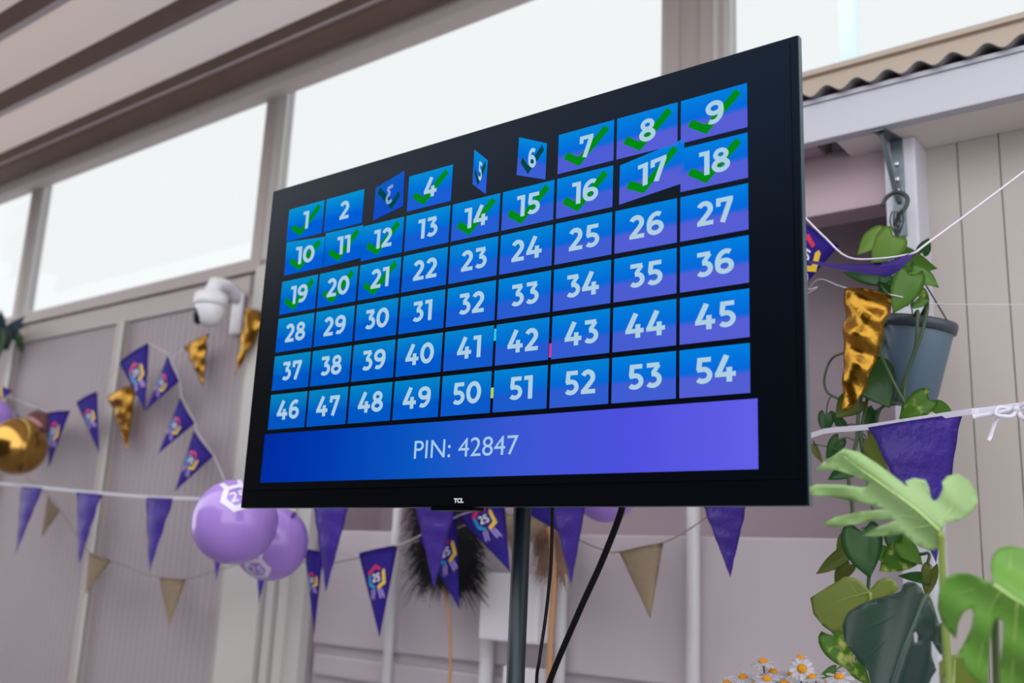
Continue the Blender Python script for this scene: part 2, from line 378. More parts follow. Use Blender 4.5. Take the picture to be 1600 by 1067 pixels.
# lean-to: fascia, soffit, corrugated sheet, rafters, post
FY = 2.40
zb_, zt_ = H + .4745 * FY, H + .524 * FY
bm = bmesh.new(); box(bm, -1.35, 1.3, FY, FY + .035, zb_, zt_ - .012, 0, .004); box(bm, -1.35, 1.3, FY - .006, FY + .035, zt_ - .012, zt_, 0)
tag(link('fascia_board', bm, 'white'), 'white painted fascia board under the corrugated roof edge', 'fascia')
xs0 = P(1300, 224, FY).x
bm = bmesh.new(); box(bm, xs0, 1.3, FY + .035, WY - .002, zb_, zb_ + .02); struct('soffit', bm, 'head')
for xo in (xs0 - .07,):
    bm = bmesh.new(); box(bm, xo - .055, xo, FY + .036, WY - .004, zb_ + .02, zb_ + .09); tag(link('rafter', bm, 'pink'), 'rafter end with pink bounce light in its colour under the lean-to roof beside the television', 'rafter')
bm = bmesh.new()                              # corrugated sheet
nx = 420; sh = []
for i in range(nx + 1):
    x = -1.35 + 2.65 * i / nx; dz = .011 * math.sin(2 * PI * (x + .012) / .078)
    sh.append([bm.verts.new((x, y, zt_ + .012 + dz + .25 * (y - FY) + t)) for y, t in ((FY - .03, 0), (WY - .025, 0), (WY - .025, .003), (FY - .03, .003))])
for a, b in zip(sh, sh[1:]):
    for k in range(4): bm.faces.new((a[k], a[(k + 1) % 4], b[(k + 1) % 4], b[k]))
tag(link('corrugated_roof_sheet', bm, 'roofsheet', smooth=True), 'weathered grey corrugated roof sheet lying along the top of the white fascia', 'roof sheet')
PYF = 2.50                                    # front of the white post
x0, x1 = P(1383, 300, PYF).x, P(1433, 300, PYF).x
bm = bmesh.new(); box(bm, x0, x1, PYF, WY + .02, 0, zb_ - .0005, 0, .006)
tag(link('timber_post', bm, 'white'), 'white square timber post carrying the lean-to behind the hanging pothos', 'post')
POSTX = (x0 + x1) / 2
# lintel between post and the bay, set back under the roof
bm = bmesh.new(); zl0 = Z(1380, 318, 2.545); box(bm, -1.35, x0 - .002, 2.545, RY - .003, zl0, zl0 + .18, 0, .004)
tag(link('lintel_board', bm, 'pink'), 'lintel board with pink bounce light in its colour, meeting the white post under the soffit', 'lintel')
# brick wall, unseen, added to darken the screen's reflection and the left wall
bm = bmesh.new(); box(bm, -12, -1.2, -2.6, -2.4, 0, 3.7); struct('wall_blocker_yard', bm, 'blocker')

bm = bmesh.new(); box(bm, -9, -2.8, -.45, -.35, 0, 2.9); struct('wall_blocker_side', bm, 'blocker')  # unseen wall added to keep light off the lower left wall
# steel bracket on the post
br = thing('shelf_bracket', 'grey steel angle bracket bolted to the white post under the soffit', 'bracket', (POSTX, PYF, zb_ - .2))
bx0 = P(1397, 300, PYF).x; bx1 = P(1413, 300, PYF).x
def steelstrip(name, pts, wd, th):
    bm = bmesh.new()
    for a, b in zip(pts, pts[1:]):
        a = Vector(a); b = Vector(b); d = (b - a).normalized(); n = Vector((1, 0, 0)).cross(d).normalized() * th / 2; s = Vector((wd / 2, 0, 0))
        v = [bm.verts.new(p) for p in (a - s - n, a + s - n, a + s + n, a - s + n, b - s - n, b + s - n, b + s + n, b - s + n)]
        for q in ((0, 1, 2, 3), (7, 6, 5, 4), (0, 4, 5, 1), (1, 5, 6, 2), (2, 6, 7, 3), (3, 7, 4, 0)): bm.faces.new([v[i] for i in q])
    return link(name, bm, 'steel', br)
bxc = (bx0 + bx1) / 2; zbt = zb_ - .003
steelstrip('upright_plate', [(bxc, PYF - .003, zbt), (bxc, PYF - .003, P(1408, 370, PYF).z)], .03, .005)
steelstrip('top_plate', [(bxc - .02, FY + .01, zbt), (bxc, PYF - .001, zbt)], .03, .005)
steelstrip('brace', [(bxc - .018, FY + .03, zbt - .004), (bxc, PYF - .012, P(1405, 318, PYF).z)], .012, .006)
for py in (258, 282, 300, 345):
    bm = bmesh.new(); q = P(1404, py, PYF); lathe(bm, [(0, .009), (.005, .008), (.007, 0)], (bxc, PYF - .005, q.z), Vector((0, -1, 0)), 10); link('bolt', bm, 'bolt', br)

# ------------------------------------------------------------------ television
TY = 1.325
tx0, tx1 = -1.741, -.5165; tz0, tz1 = H + .1028, H + .8075
tv = thing('television', 'large black flat television showing a grid of numbered blue tiles, on a pole stand', 'television', ((tx0 + tx1) / 2, TY + .02, tz0))
bm = bmesh.new(); box(bm, tx0, tx1, TY, TY + .012, tz0, tz1, 0, .0015); link('bezel', bm, 'black', tv)
bm = bmesh.new(); box(bm, tx0 - .0008, tx1 + .0008, TY + .003, TY + .014, tz0 - .0006, tz1 + .0006); link('rim', bm, 'rim', tv)
bm = bmesh.new(); box(bm, tx0 + .03, tx1 - .03, TY + .012, TY + .03, tz0 + .02, tz1 - .02, 0, .006); box(bm, tx0 + .12, tx1 - .12, TY + .03, TY + .062, tz0 + .004, tz0 + .42, 0, .012); link('back_housing', bm, 'black', tv)
bm = bmesh.new(); xm = P(705, 790, TY).x; box(bm, xm - .05, xm + .05, TY + .002, TY + .03, tz0 - .006, tz0 + .001, 0, .002); link('sensor_bar', bm, 'black', tv)
bm = bmesh.new(); box(bm, tx0 + .012, tx1 - .012, TY - .0012, TY + .0005, tz0 + .036, tz1 - .012); scr = link('screen', bm, 'screen', tv)
def text_polys(s, h, stretch=1.0, off=0.0):
    cu = bpy.data.curves.new('txt', 'FONT'); cu.body = s; cu.size = h / .73; cu.align_x = 'CENTER'; cu.offset = off
    o = bpy.data.objects.new('txt', cu); C.objects.link(o)
    dg = bpy.context.evaluated_depsgraph_get(); me = o.evaluated_get(dg).to_mesh()
    out = [[Vector((me.vertices[i].co.x * stretch, me.vertices[i].co.y)) for i in p.vertices] for p in me.polygons]
    o.evaluated_get(dg).to_mesh_clear(); bpy.data.objects.remove(o); bpy.data.curves.remove(cu)
    return out
bm = bmesh.new(); q = P(717, 782, TY); lay(bm, text_polys('TCL', .0075, 1.15, .0006), lambda x, y: (q.x + x, TY - .0006, q.z - .0035 + y), 0); link('maker_mark', bm, 'logo', tv)
GX0, PITX, TW = -1.6752, .12035, .1145
GZ0, PITZ, TH = .2634, .08265, .0738
def mix(a, b, t): return tuple(a[i] * (1 - t) + b[i] * t for i in range(3))
def tile_rgb(r, c, v):
    "screen picture: each tile runs from cyan blue at its top to deep blue, violet towards the right of the grid"
    s = c / 8
    top = mix((6, 150, 208), (0, 128, 222), s); mid = mix((0, 112, 214), (8, 104, 218), s); bot = mix((0, 94, 212), (86, 94, 212), max(0, min(1, (c - 1.5 - r * .35) / 5)))
    d = 1 - .10 * (r / 5) * (1 - s)
    k = mix(top, mid, v / .5) if v < .5 else (mix(mid, bot, (v - .5) / .12) if v < .62 else bot)
    return tuple(x * d for x in k)
special = {3: ((588, 294), (633, 267), (631, 322), (584, 345)), 5: ((742, 234), (763, 251), (760, 304), (739, 288)),
           6: ((812, 215), (855.5, 224.5), (853, 281), (808, 274)), 17: ((969.5, 259), (1070, 217), (1069, 286), (968, 320.5)),
           11: ((510, 365), (568.5, 352), (566, 403), (506, 418)), 10: ((449, 379), (509, 370), (505, 418), (445, 431))}
checked = {1} | set(range(3, 13)) | set(range(14, 22))
for num in range(1, 55):
    r, c = divmod(num - 1, 9)
    if num in special:
        Q = [P(a, b, TY) for a, b in special[num]]; Q = [Vector((v.x, v.z)) for v in Q]
    else:
        xa = GX0 + PITX * c; zb = H + GZ0 + PITZ * (5 - r)
        Q = [Vector((xa, zb + TH)), Vector((xa + TW, zb + TH)), Vector((xa + TW, zb)), Vector((xa, zb))]
    def at(u, v, lift, Q=Q):
        p = (Q[0] * (1 - u) + Q[1] * u) * (1 - v) + (Q[3] * (1 - u) + Q[2] * u) * v
        return (p.x, TY - .0016 - lift, p.y)
    bm = bmesh.new(); lay_ = bm.loops.layers.color.new('glow')
    rows = [0, .12, .25, .38, .5, .56, .62, .8, 1]
    vv = [[bm.verts.new(at(u, v, 0)) for u in (0, .5, 1)] for v in rows]
    for i in range(len(rows) - 1):
        for j in range(2):
            f = bm.faces.new((vv[i][j], vv[i + 1][j], vv[i + 1][j + 1], vv[i][j + 1]))
            for l, v in zip(f.loops, (rows[i], rows[i + 1], rows[i + 1], rows[i])):
                k = tile_rgb(r, c, v)
                if num == 3: k = mix(k, (20, 70, 190), .7)
                l[lay_] = (*[x / 255 for x in k], 1)
    mirror = -1 if num == 3 else 1
    if num in checked:
        ck = ribbon([(.0165, .031), (.0445, .0135), (.1, .064)], .0135)
        lay(bm, ck, lambda x, y: at((x / TW) if mirror > 0 else 1 - x / TW, 1 - y / TH, .0003), 2)
    lay(bm, number(str(num), .04), lambda x, y: at(.52 + mirror * x / TW, .5 - (y + .002) / TH, .0006), 1)
    sub('number_tile', bm, ['tile', 'digit_dim' if num == 3 else 'digit', 'check_dim' if num in (3, 5, 6) else 'check'], scr)
bm = bmesh.new(); lay_ = bm.loops.layers.color.new('glow')
bl = [P(414, 681, TY), P(1184, 618, TY), P(1186, 734, TY), P(409, 754, TY)]
BX0, BX1, BZ0, BZ1 = -1.683, -.587, H + .1535, H + .2545
def bar_rgb(s, t):
    st = [(0, (0, 44, 158)), (.15, (0, 56, 172)), (.4, (10, 86, 192)), (.6, (58, 86, 210)), (.8, (76, 80, 220)), (1, (98, 94, 232))]
    for (a, ca), (b, cb) in zip(st, st[1:]):
        if s <= b: return mix(ca, cb, (s - a) / (b - a))
    return st[-1][1]
vv = [[bm.verts.new((BX0 + (BX1 - BX0) * i / 20, TY - .0016, BZ0 + (BZ1 - BZ0) * j)) for j in (0, 1)] for i in range(21)]
for i in range(20):
    f = bm.faces.new((vv[i][0], vv[i + 1][0], vv[i + 1][1], vv[i][1]))
    for l, s in zip(f.loops, (i, i + 1, i + 1, i)): l[lay_] = (*[x / 255 for x in bar_rgb(s / 20, 0)], 1)
lay(bm, text_polys('PIN: 42847', .0345, 1.13), lambda x, y: (-1.1345 + x, TY - .0022, H + .1895 + y), 1)
sub('caption_bar', bm, ['tile', 'pin'], scr)
for nm, a, b in (('cyan', (773, 514), (779, 532)), ('mag', (859, 537), (866, 558)), ('lime', (767, 606), (772, 622))):
    p0 = P(*a, TY); p1 = P(*b, TY); bm = bmesh.new()
    bm.faces.new([bm.verts.new(v) for v in ((p0.x, TY - .0014, p1.z), (p1.x, TY - .0014, p1.z), (p1.x, TY - .0014, p0.z), (p0.x, TY - .0014, p0.z))])
    sub('colour_fleck', bm, nm, scr)

# stand: pole, mount, base
pyx = P(812, 900, 1.475); st = thing('television_stand', 'black steel pole stand carrying the television', 'stand', (pyx.x, 1.475, 0))
bm = bmesh.new(); tube(bm, [(pyx.x, 1.475, .02), (pyx.x, 1.475, tz0 + .35)], .0165, 24); link('pole', bm, 'pole', st, True)
bm = bmesh.new(); box(bm, pyx.x - .1, pyx.x + .1, 1.398, 1.4585, tz0 + .1, tz0 + .32, 0, .003); link('mount_plate', bm, 'pole', st)
bm = bmesh.new(); lathe(bm, [(0, 0), (.2, 0), (.2, .014), (.05, .022), (0, .022)], (pyx.x, 1.475, 0), seg=40); link('base', bm, 'pole', st)
def cable(name, pts, r, label, m='cable'):
    bm = bmesh.new(); tube(bm, spline([P(*p) for p in pts], 8), r, 8)
    return tag(link(name, bm, m, smooth=True), label, 'cable')
cable('power_cable', [(975, 760, 1.40), (971, 797, 1.41), (940, 878, 1.44), (905, 955, 1.47), (858, 1067, 1.52), (840, 1140, 1.5), (845, 1300, 1.5)], .0058, 'thick black cable hanging slantwise from the television right of the pole')
cable('signal_cable', [(864, 770, 1.42), (863, 800, 1.43), (861, 880, 1.44), (853, 960, 1.45), (843, 1030, 1.45), (838, 1080, 1.46), (836, 1300, 1.46)], .003, 'thin black cable hanging beside the pole under the television')

# ------------------------------------------------------------------ buntings
def logo_parts():
    "round badge: hexagon ring in red, blue and yellow, 25 inside, ribbon tails under it; about 2 units tall"
    hx = [Vector((math.sin(math.radians(a)), math.cos(math.radians(a)))) for a in range(0, 360, 60)]   # top, clockwise
    seg = lambda i, j, s0=0., s1=1.: [hx[i] * (1 - s0) + hx[j] * s0, hx[i] * (1 - s1) + hx[j] * s1]
    band = lambda pts: ribbon(pts, .32)
    red = band([hx[5] * .99 - Vector((0, .18)), hx[5], hx[0], hx[1] * .6 + hx[0] * .4])
    blue = band([hx[5] * .8 + hx[4] * .2, hx[4], hx[3] * .75 + hx[4] * .25])
    yel = band([hx[1] * .9 + hx[0] * .1, hx[1], hx[2], hx[3] * .85 + hx[2] * .15])
    tails = []
    for sx in (-1, 1):
        tails += ribbon([(sx * .38, -1.0), (sx * .62, -1.75)], .36)
    lines = []
    for sx in (-1, 1):
        for o in (-.2, .2): lines += ribbon([(sx * .38 + o, -1.0), (sx * .62 + o, -1.85)], .1)
    return [(red, 'red'), (blue, 'blue'), (yel, 'yel'), (tails, 'lav'), (lines, 'tail'), (number('25', .72, .95), 'wht')]
LOGO = logo_parts()
LM = ['red', 'blue', 'yel', 'lav', 'wht', 'tail']
def pennant(parent, A, B, T, m, logo=False, bulge=.012, wr=.0, seed=0, name='pennant', lx=.5, lv=.36, ls=.36, fold=0., full=1.):
    "A, B top corners and T tip in space; a slightly swollen triangle of cloth or film"
    A, B, T = Vector(A), Vector(B), Vector(T)
    n = (B - A).cross(T - A); n.normalize()
    if n.y > 0: n = -n
    wdt = (B - A).length; hgt = ((A + B) / 2 - T).length
    rs = random.Random(seed)
    ph = [rs.uniform(0, 6.28) for _ in range(4)]; fr = [rs.uniform(5, 9), rs.uniform(9, 16), rs.uniform(2, 4)]
    def S(u, v):
        c0 = (A + B) / 2; p = c0 * (1 - v) + T * v + (B - A) * (u - .5) * (1 - v) ** full + (B - A) * .5 * ((1 - v) ** full - (1 - v))
        b = bulge * math.sin(PI * u) * (1 - v * .6) * (.4 + .6 * math.sin(PI * min(1, v + .2)))
        if wr: b += wr * (math.sin(fr[0] * v * 3 + ph[0] + 2 * u) * .5 + .5 * math.sin(fr[1] * v * 2 + ph[1] - 3 * u)) * (1 - v * .7)
        b += fold * math.sin(fr[2] * u * 2 + ph[2]) * (1 - v) * v
        return p + n * b
    bm = bmesh.new(); NV, NU = (30, 10) if wr else (12, 8)
    g = [[bm.verts.new(S(i / NU, j / NV * .995)) for i in range(NU + 1)] for j in range(NV + 1)]
    for j in range(NV):
        for i in range(NU): bm.faces.new((g[j][i], g[j + 1][i], g[j + 1][i + 1], g[j][i + 1]))
    ex = bmesh.ops.solidify(bm, geom=bm.faces[:], thickness=.0006)
    if logo:
        sc = wdt * ls * .55
        for polys, mm in LOGO:
            def fn(x, y, lift=.0012 if mm not in ('wht', 'tail') else .0018):
                v = lv - y * sc / hgt; v = min(.97, max(.0, v)); u = lx + x * sc / (wdt * max(.08, 1 - v))
                return S(min(1.0, max(0., u)), v) + n * lift
            lay(bm, fine(polys, .4), fn, 1 + LM.index(mm))
    return link(name, bm, [m] + LM, parent, True)
def garland(name, label, cord, pens, m, cordm, cr, group=None, ribbon_w=None, taut=False):
    base = P(*cord[0]); t = thing(name, label, 'bunting', base, group)
    bm = bmesh.new(); pts = [P(*p) for p in cord] if taut else spline([P(*p) for p in cord], 4)
    if ribbon_w:
        up = Vector((0, 0, ribbon_w / 2)); th = Vector((0, .0005, 0)); rg = []
        for p in pts: rg.append([bm.verts.new(v) for v in (p - up - th, p - up + th, p + up + th, p + up - th)])
        for a, b in zip(rg, rg[1:]):
            for k in range(4): bm.faces.new((a[k], a[(k + 1) % 4], b[(k + 1) % 4], b[k]))
        link('ribbon', bm, cordm, t)
    else:
        tube(bm, pts, cr, 6); link('string', bm, cordm, t, True)
    for i, p in enumerate(pens):
        (a, b, c), Y, kw = p[0], p[1], (p[2] if len(p) > 2 else {})
        Ys = Y if isinstance(Y, tuple) else (Y, Y, Y)
        pennant(t, P(*a, Ys[0]), P(*b, Ys[1]), P(*c, Ys[2]), m, seed=hash((name[0:3], i)) % 1 + i * 7, **kw)
    return t
LG = dict(logo=True)
YA = 2.45
garland('badge_bunting', 'string of purple cloth pennants with round coloured badges, zigzagging down the grooved left wall', 
        [(-40, 600, YA), (20, 622, YA), (74, 644, YA), (111, 640, YA), (120, 629, YA), (153, 611, YA), (187, 566, YA), (233, 536, YA), (262, 552, YA), (281, 595, YA), (283, 620, YA), (305, 661, YA), (306, 672, YA), (334, 712, YA), (352, 752, YA - .02), (400, 800, 2.4), (440, 840, 2.4), (475, 856, 2.4), (506, 864, 2.4), (560, 866, 2.4), (623, 852, 2.4), (650, 840, 2.38), (716, 806, 2.36), (790, 780, 2.33), (850, 765, 2.3)],
        [(((-28, 590), (20, 610), (-4, 632)), YA, LG), (((75, 644), (110, 641), (76, 731)), YA, LG), (((119, 629), (152, 611), (155, 708)), YA, LG), (((186, 566), (233, 535), (227, 643)), YA, LG),
         (((263, 553), (281, 595), (228, 641)), YA + .01, LG), (((282, 620), (305, 661), (247, 709)), YA, LG), (((303, 672), (334, 712), (273, 768)), YA, LG),
         (((475, 856), (506, 862), (491, 989)), 2.4, dict(logo=True, lv=.37, ls=.4)), (((560, 864), (622, 851), (593, 996)), 2.4, dict(logo=True, lv=.33)),
         (((652, 838), (713, 800), (718, 952)), 2.38, dict(logo=True, lv=.36, lx=.62)), (((714, 806), (788, 778), (797, 893)), 2.36, dict(logo=True, lv=.2)), (((795, 786), (862, 768), (886, 838)), 2.34)],
        'fab', 'string', .0019, taut=True)
F = dict(wr=.003, bulge=.008)
def YB(px): return 2.3 - .42 * max(0, min(1, (px - 900) / 600)) if px > 300 else 2.3
rb = [(-40, 753), (33, 758), (120, 767), (228, 776), (310, 779), (400, 782), (490, 776), (600, 776), (716, 778), (860, 780), (1000, 772), (1090, 765), (1172, 745), (1265, 681), (1357, 667), (1503, 645), (1530, 642), (1600, 633), (1660, 625)]
pb = [((33, 760), (67, 762), (25, 864)), ((120, 769), (159, 772), (123, 883)), ((228, 777), (271, 779), (233, 894)), ((325, 779), (364, 781), (338, 908)), ((398, 782), (444, 782), (404, 943)),
      ((488, 776), (549, 777), (509, 925)), ((645, 777), (716, 779), (678, 919)), ((858, 780), (917, 778), (893, 913)), ((1090, 768), (1173, 762), (1141, 902)), ((1357, 668), (1503, 645), (1463, 880))]
garland('film_bunting', 'long white ribbon of shiny plain purple film pennants crossing the whole scene behind the television',
        [(x, y, YB(x)) for x, y in rb], [(p, tuple(YB(q[0]) for q in (p[0], p[1], ((p[0][0] + p[1][0]) / 2, 0))), F) for p in pb], 'plas', 'ribbon', 0, ribbon_w=.011)
KY = 2.44
garland('kraft_bunting', 'brown twine of plain kraft cloth pennants sagging low along the wall',
        [(40, 745, KY), (76, 774, KY), (95, 798, KY), (140, 864, KY), (175, 876, KY), (215, 893, KY), (249, 902, KY), (291, 905, KY), (340, 891, KY), (420, 872, KY), (520, 880, KY), (700, 830, KY), (782, 800, KY), (850, 815, KY), (914, 848, KY), (950, 861, KY), (967, 862, KY), (1038, 847, KY), (1090, 818, KY), (1120, 790, KY), (1200, 700, KY)],
        [(((75, 774), (94, 798), (65, 840)), KY), (((140, 863), (174, 876), (133, 928)), KY), (((249, 902), (291, 905), (264, 978)), KY), (((781, 800), (866, 815), (801, 868)), KY), (((967, 862), (1037, 847), (1016, 966)), KY)],
        'kraft', 'twine', .002)
FW = dict(wr=.006, bulge=.012)
GY = 2.52
garland('foil_bunting', 'thin string of crumpled gold foil pennants under the security camera and beside the set',
        [(120, 640, GY), (167, 617, GY), (213, 600, GY), (289, 543, GY), (325, 520, GY), (384, 482, GY), (418, 488, GY), (470, 560, 2.45), (600, 700, 2.45), (900, 640, 2.4), (1240, 470, 2.2), (1262, 452, 2.15), (1282, 436, 2.13), (1322, 450, 2.12), (1400, 462, 2.12), (1450, 474, 2.2), (1530, 476, 2.42), (1600, 476, 2.5), (1660, 476, 2.5)],
        [(((167, 617), (213, 600), (199, 704)), GY, FW), (((289, 543), (325, 520), (317, 605)), GY, FW), (((384, 480), (420, 490), (367, 588)), GY, FW),
         (((1320, 450), (1394, 462), (1316, 642)), 2.12, dict(wr=.014, bulge=.03, full=.5))],
        'foil', 'string', .0012)
garland('corner_bunting', 'white cord with purple badge pennants, one curled edge-on in front of the hanging pothos',
        [(1200, 280, 2.0), (1256, 338, 1.98), (1290, 372, 1.96), (1325, 402, 1.95), (1375, 404, 1.94), (1425, 396, 1.94), (1445, 383, 1.95), (1520, 328, 2.02), (1600, 268, 2.1), (1680, 208, 2.2)],
        [(((1215, 316), (1311, 384), (1236, 470)), (2.05, 2.05, 2.08), dict(logo=True, lx=.62, lv=.34, bulge=.02))], 'fab', 'string', .0022)
# the curled pennant is a part of the same bunting
cb = bpy.data.objects['corner_bunting']
bm = bmesh.new(); rows = []
top = spline([P(1258, 406, 1.93), P(1310, 412, 1.92), P(1360, 412, 1.91), P(1400, 405, 1.92), P(1427, 392, 1.94)], 5)
low = spline([P(1258, 408, 1.97), P(1310, 421, 1.99), P(1360, 429, 2.0), P(1395, 429, 1.99), P(1428, 393, 1.95)], 5)
g = [[bm.verts.new(a * (1 - t) + b * t + Vector((0, .02 * math.sin(PI * t), 0))) for t in (0, .25, .5, .75, 1)] for a, b in zip(top, low)]
for a, b in zip(g, g[1:]):
    for k in range(4): bm.faces.new((a[k], b[k], b[k + 1], a[k + 1]))
bmesh.ops.solidify(bm, geom=bm.faces[:], thickness=.0006)
link('pennant', bm, 'plas', cb, True)

# white ribbon bow at the right
rbn = thing('ribbon_bow', 'white plastic ribbon knotted in a bow on the right end of the long ribbon', 'ribbon', P(1575, 640, 1.84))
def strap(name, pts, wd, parent, m):
    bm = bmesh.new(); pts = spline(pts, 5); rg = []
    for i, p in enumerate(pts):
        d = (pts[min(i + 1, len(pts) - 1)] - pts[max(i - 1, 0)]).normalized(); s = d.cross(Vector((.2, -1, .1))).normalized() * wd / 2; th = Vector((0, .0004, 0))
        k = (1 - .3 * abs(math.sin(i * 1.7)))
        rg.append([bm.verts.new(v) for v in (p - s * k - th, p - s * k + th, p + s * k + th, p + s * k - th)])
    for a, b in zip(rg, rg[1:]):
        for k in range(4): bm.faces.new((a[k], a[(k + 1) % 4], b[(k + 1) % 4], b[k]))
    bm.faces.new(rg[0]); bm.faces.new(rg[-1][::-1])
    return link(name, bm, m, parent, True)
R_ = 1.845
strap('tail', [P(1585, 640, R_), P(1560, 652, R_ - .005), P(1545, 688, R_ - .01)], .008, rbn, 'ribbon')
strap('tail', [P(1588, 636, R_), P(1555, 645, R_ - .01), P(1520, 651, R_ - .015)], .011, rbn, 'ribbon')
strap('loop', [P(1585, 640, R_), P(1560, 636, R_ - .01), P(1557, 648, R_ - .02), P(1580, 650, R_ - .015), P(1588, 640, R_)], .008, rbn, 'ribbon')
strap('loop', [P(1588, 638, R_), P(1604, 630, R_ - .01), P(1618, 645, R_ - .02), P(1600, 654, R_ - .015), P(1590, 642, R_)], .010, rbn, 'ribbon')
bm = bmesh.new(); bmesh.ops.create_icosphere(bm, subdivisions=2, radius=.007, matrix=Matrix.Translation(P(1588, 639, R_))); link('knot', bm, 'ribbon', rbn, True)

# ------------------------------------------------------------------ balloons
def balloon(px, py, rpx, Y, m, label, nozzle, logo=None, group='party balloons', ty=None):
    c = P(px, py, Y); r = rpx * mpp(px, py, Y); nz = (P(*nozzle, Y) - c); 
    nz = (nz + Vector((0, -(max(0, r * r - nz.length_squared)) ** .5, 0))).normalized() if nz.length < r else nz.normalized()
    t = thing('balloon', label, 'balloon', c + nz * r, group)
    bm = bmesh.new(); prof = []
    for k in range(25):
        a = PI * k / 24; rr = r * math.sin(a) * (1 - .05 * max(0, math.cos(a))); prof.append((rr if 0 < k < 24 else 0, r * math.cos(a) * (1.05 if a < PI / 2 else 1)))
    lathe(bm, prof, c, nz, 40); body = link('skin', bm, m, t, True)
    bm = bmesh.new(); lathe(bm, [(0, 0), (.006, 0), (.004, .008), (.009, .016), (.007, .017), (0, .012)], c + nz * r * 1.04, nz, 12); link('knot', bm, 'knot', t, True)
    if logo:
        lx, ly, sc, rot = logo; d = (P(lx, ly, Y) - c); view = Vector((0, 0, H)) - c; view.normalize()
        dd = d - view * d.dot(view); k = max(0, r * r - dd.length_squared) ** .5; nrm = (dd + view * k).normalized()
        uu = Vector((AX[0], AY[0], AZ[0])); uu = (uu - nrm * uu.dot(nrm)).normalized(); vvv = nrm.cross(uu); 
        if vvv.z < 0: vvv = -vvv
        s = sc * r; cr, sr = math.cos(rot), math.sin(rot)
        hx = [Vector((math.sin(math.radians(a)) * 1.0, math.cos(math.radians(a)))) for a in range(30, 390, 60)]
        sets = [(ribbon(hx, .42, True), 'ballink', .004), (ribbon([(-.5, 1.05), (-.72, 1.95)], .34) + ribbon([(.5, 1.05), (.72, 1.95)], .34), 'ballink', .004), (number('25', .78, 1.0), 'ballink', .005)]
        bm = bmesh.new()
        for polys, mm, lift in sets:
            def fn(x, y):
                x, y = x * cr - y * sr, x * sr + y * cr
                q = nrm + uu * (x * s / r) + vvv * (y * s / r); q.normalize()
                return c + q * r * (1.012 + lift)
            lay(bm, fine(polys, .15), fn, 0)
        link('print', bm, ['ballink'], t, True)
    return t
balloon(367, 815, 66, 1.85, 'ball', 'large lilac balloon at the lower left corner of the television, with white badge print', (317, 845), (372, 776, .36, .5))
balloon(424, 849, 57, 2.12, 'ball', 'lilac balloon tucked behind the larger one, white badge print low on it', (470, 790), (402, 888, .34, .1))
balloon(946, 768, 48, 2.4, 'ball', 'purple balloon mostly hidden behind the lower edge of the television', (946, 720))
balloon(-14, 655, 32, 2.3, 'ball', 'purple balloon cut by the left edge of the photo above the gold one', (-10, 625))
balloon(28, 698, 44, 2.26, 'goldball', 'shiny gold balloon at the left edge of the wall', (35, 655))
balloon(60, 668, 26, 2.48, 'bronzeball', 'small bronze balloon behind the gold balloon', (60, 640))

# ------------------------------------------------------------------ security camera
cc = thing('security_camera', 'white dome security camera on a wall arm under the windows', 'camera', P(374, 495, WY - .015))
pm = P(374, 494, WY - .012)
bm = bmesh.new(); box(bm, pm.x - .035, pm.x + .035, WY - .035, WY - .0145, pm.z - .085, pm.z + .1, 0, .008); link('wall_plate', bm, 'cctv', cc, True)
dc = P(329, 474, 2.40); a0 = Vector((pm.x, WY - .03, pm.z + .07)); a1 = Vector((dc.x, dc.y, dc.z + .075))
bm = bmesh.new(); tube(bm, [a0, a0 + Vector((0, -.03, .03)), a0 * .5 + a1 * .5 + Vector((0, 0, .03)), a1 + Vector((.005, .01, .01)), a1 + Vector((0, 0, -.04))], [.028, .03, .031, .034, .036], 16); link('arm', bm, 'cctv', cc, True)
bm = bmesh.new(); lathe(bm, [(0, .045), (.055, .045), (.068, .036), (.07, .0), (.066, -.012), (0, -.012)], dc, seg=36); link('housing', bm, 'cctv', cc, True)
bm = bmesh.new(); lathe(bm, [(.062, -.012), (.063, -.03), (.058, -.06), (.045, -.085), (.025, -.098), (0, -.102)], dc, seg=36); eye = link('dome', bm, 'cctv', cc, True)
ld = Vector((-.52, -.8, -.2)).normalized(); lc = dc + Vector((0, 0, -.048)) + ld * .03
bm = bmesh.new(); lathe(bm, [(.038, 0), (.038, .022), (.034, .03), (.02, .036), (0, .038)], lc, ld, 28); link('lens', bm, 'lens', cc, True)

# ------------------------------------------------------------------ conduits and boxes on the back of the bay
def pipe(px, py, label, wd=.02, y=2.60, top=None, bottom=0):
    q = P(px, py, y); bm = bmesh.new(); tube(bm, [(q.x, y, bottom), (q.x, y, top or zs - .03)], wd, 14)
    return tag(link('conduit', bm, 'pipe', smooth=True), label, 'pipe', 'white conduits on the bay wall')
pipe(611, 960, 'white conduit left of the black plume, running down the wall', .017)
pipe(877, 960, 'white conduit behind the power cable right of the pole', .017)
pipe(1083, 930, 'white conduit with the kraft twine crossing it, between two pennants', .02)
q0, q1 = P(753, 895, 2.52), P(838, 1006, 2.52)
jb = thing('junction_box', 'pale plastic electrical box on the wall behind the pole', 'box', ((q0.x + q1.x) / 2, 2.6, q1.z))
bm = bmesh.new(); box(bm, q0.x, q1.x, 2.545, 2.648, q1.z, q0.z, 0, .006); link('casing', bm, 'box', jb)
bm = bmesh.new(); box(bm, q0.x - .003, q1.x + .003, 2.52, 2.544, q1.z - .003, q0.z + .003, 0, .008); link('lid', bm, 'box', jb)
q = P(757, 1030, 2.6); bm = bmesh.new(); tube(bm, [(q.x + .01, 2.6, 0), (q.x + .01, 2.6, q1.z - .002)], .024, 14); tag(link('conduit', bm, 'pipe', smooth=True), 'white conduit rising into the underside of the electrical box', 'pipe', 'white conduits on the bay wall')
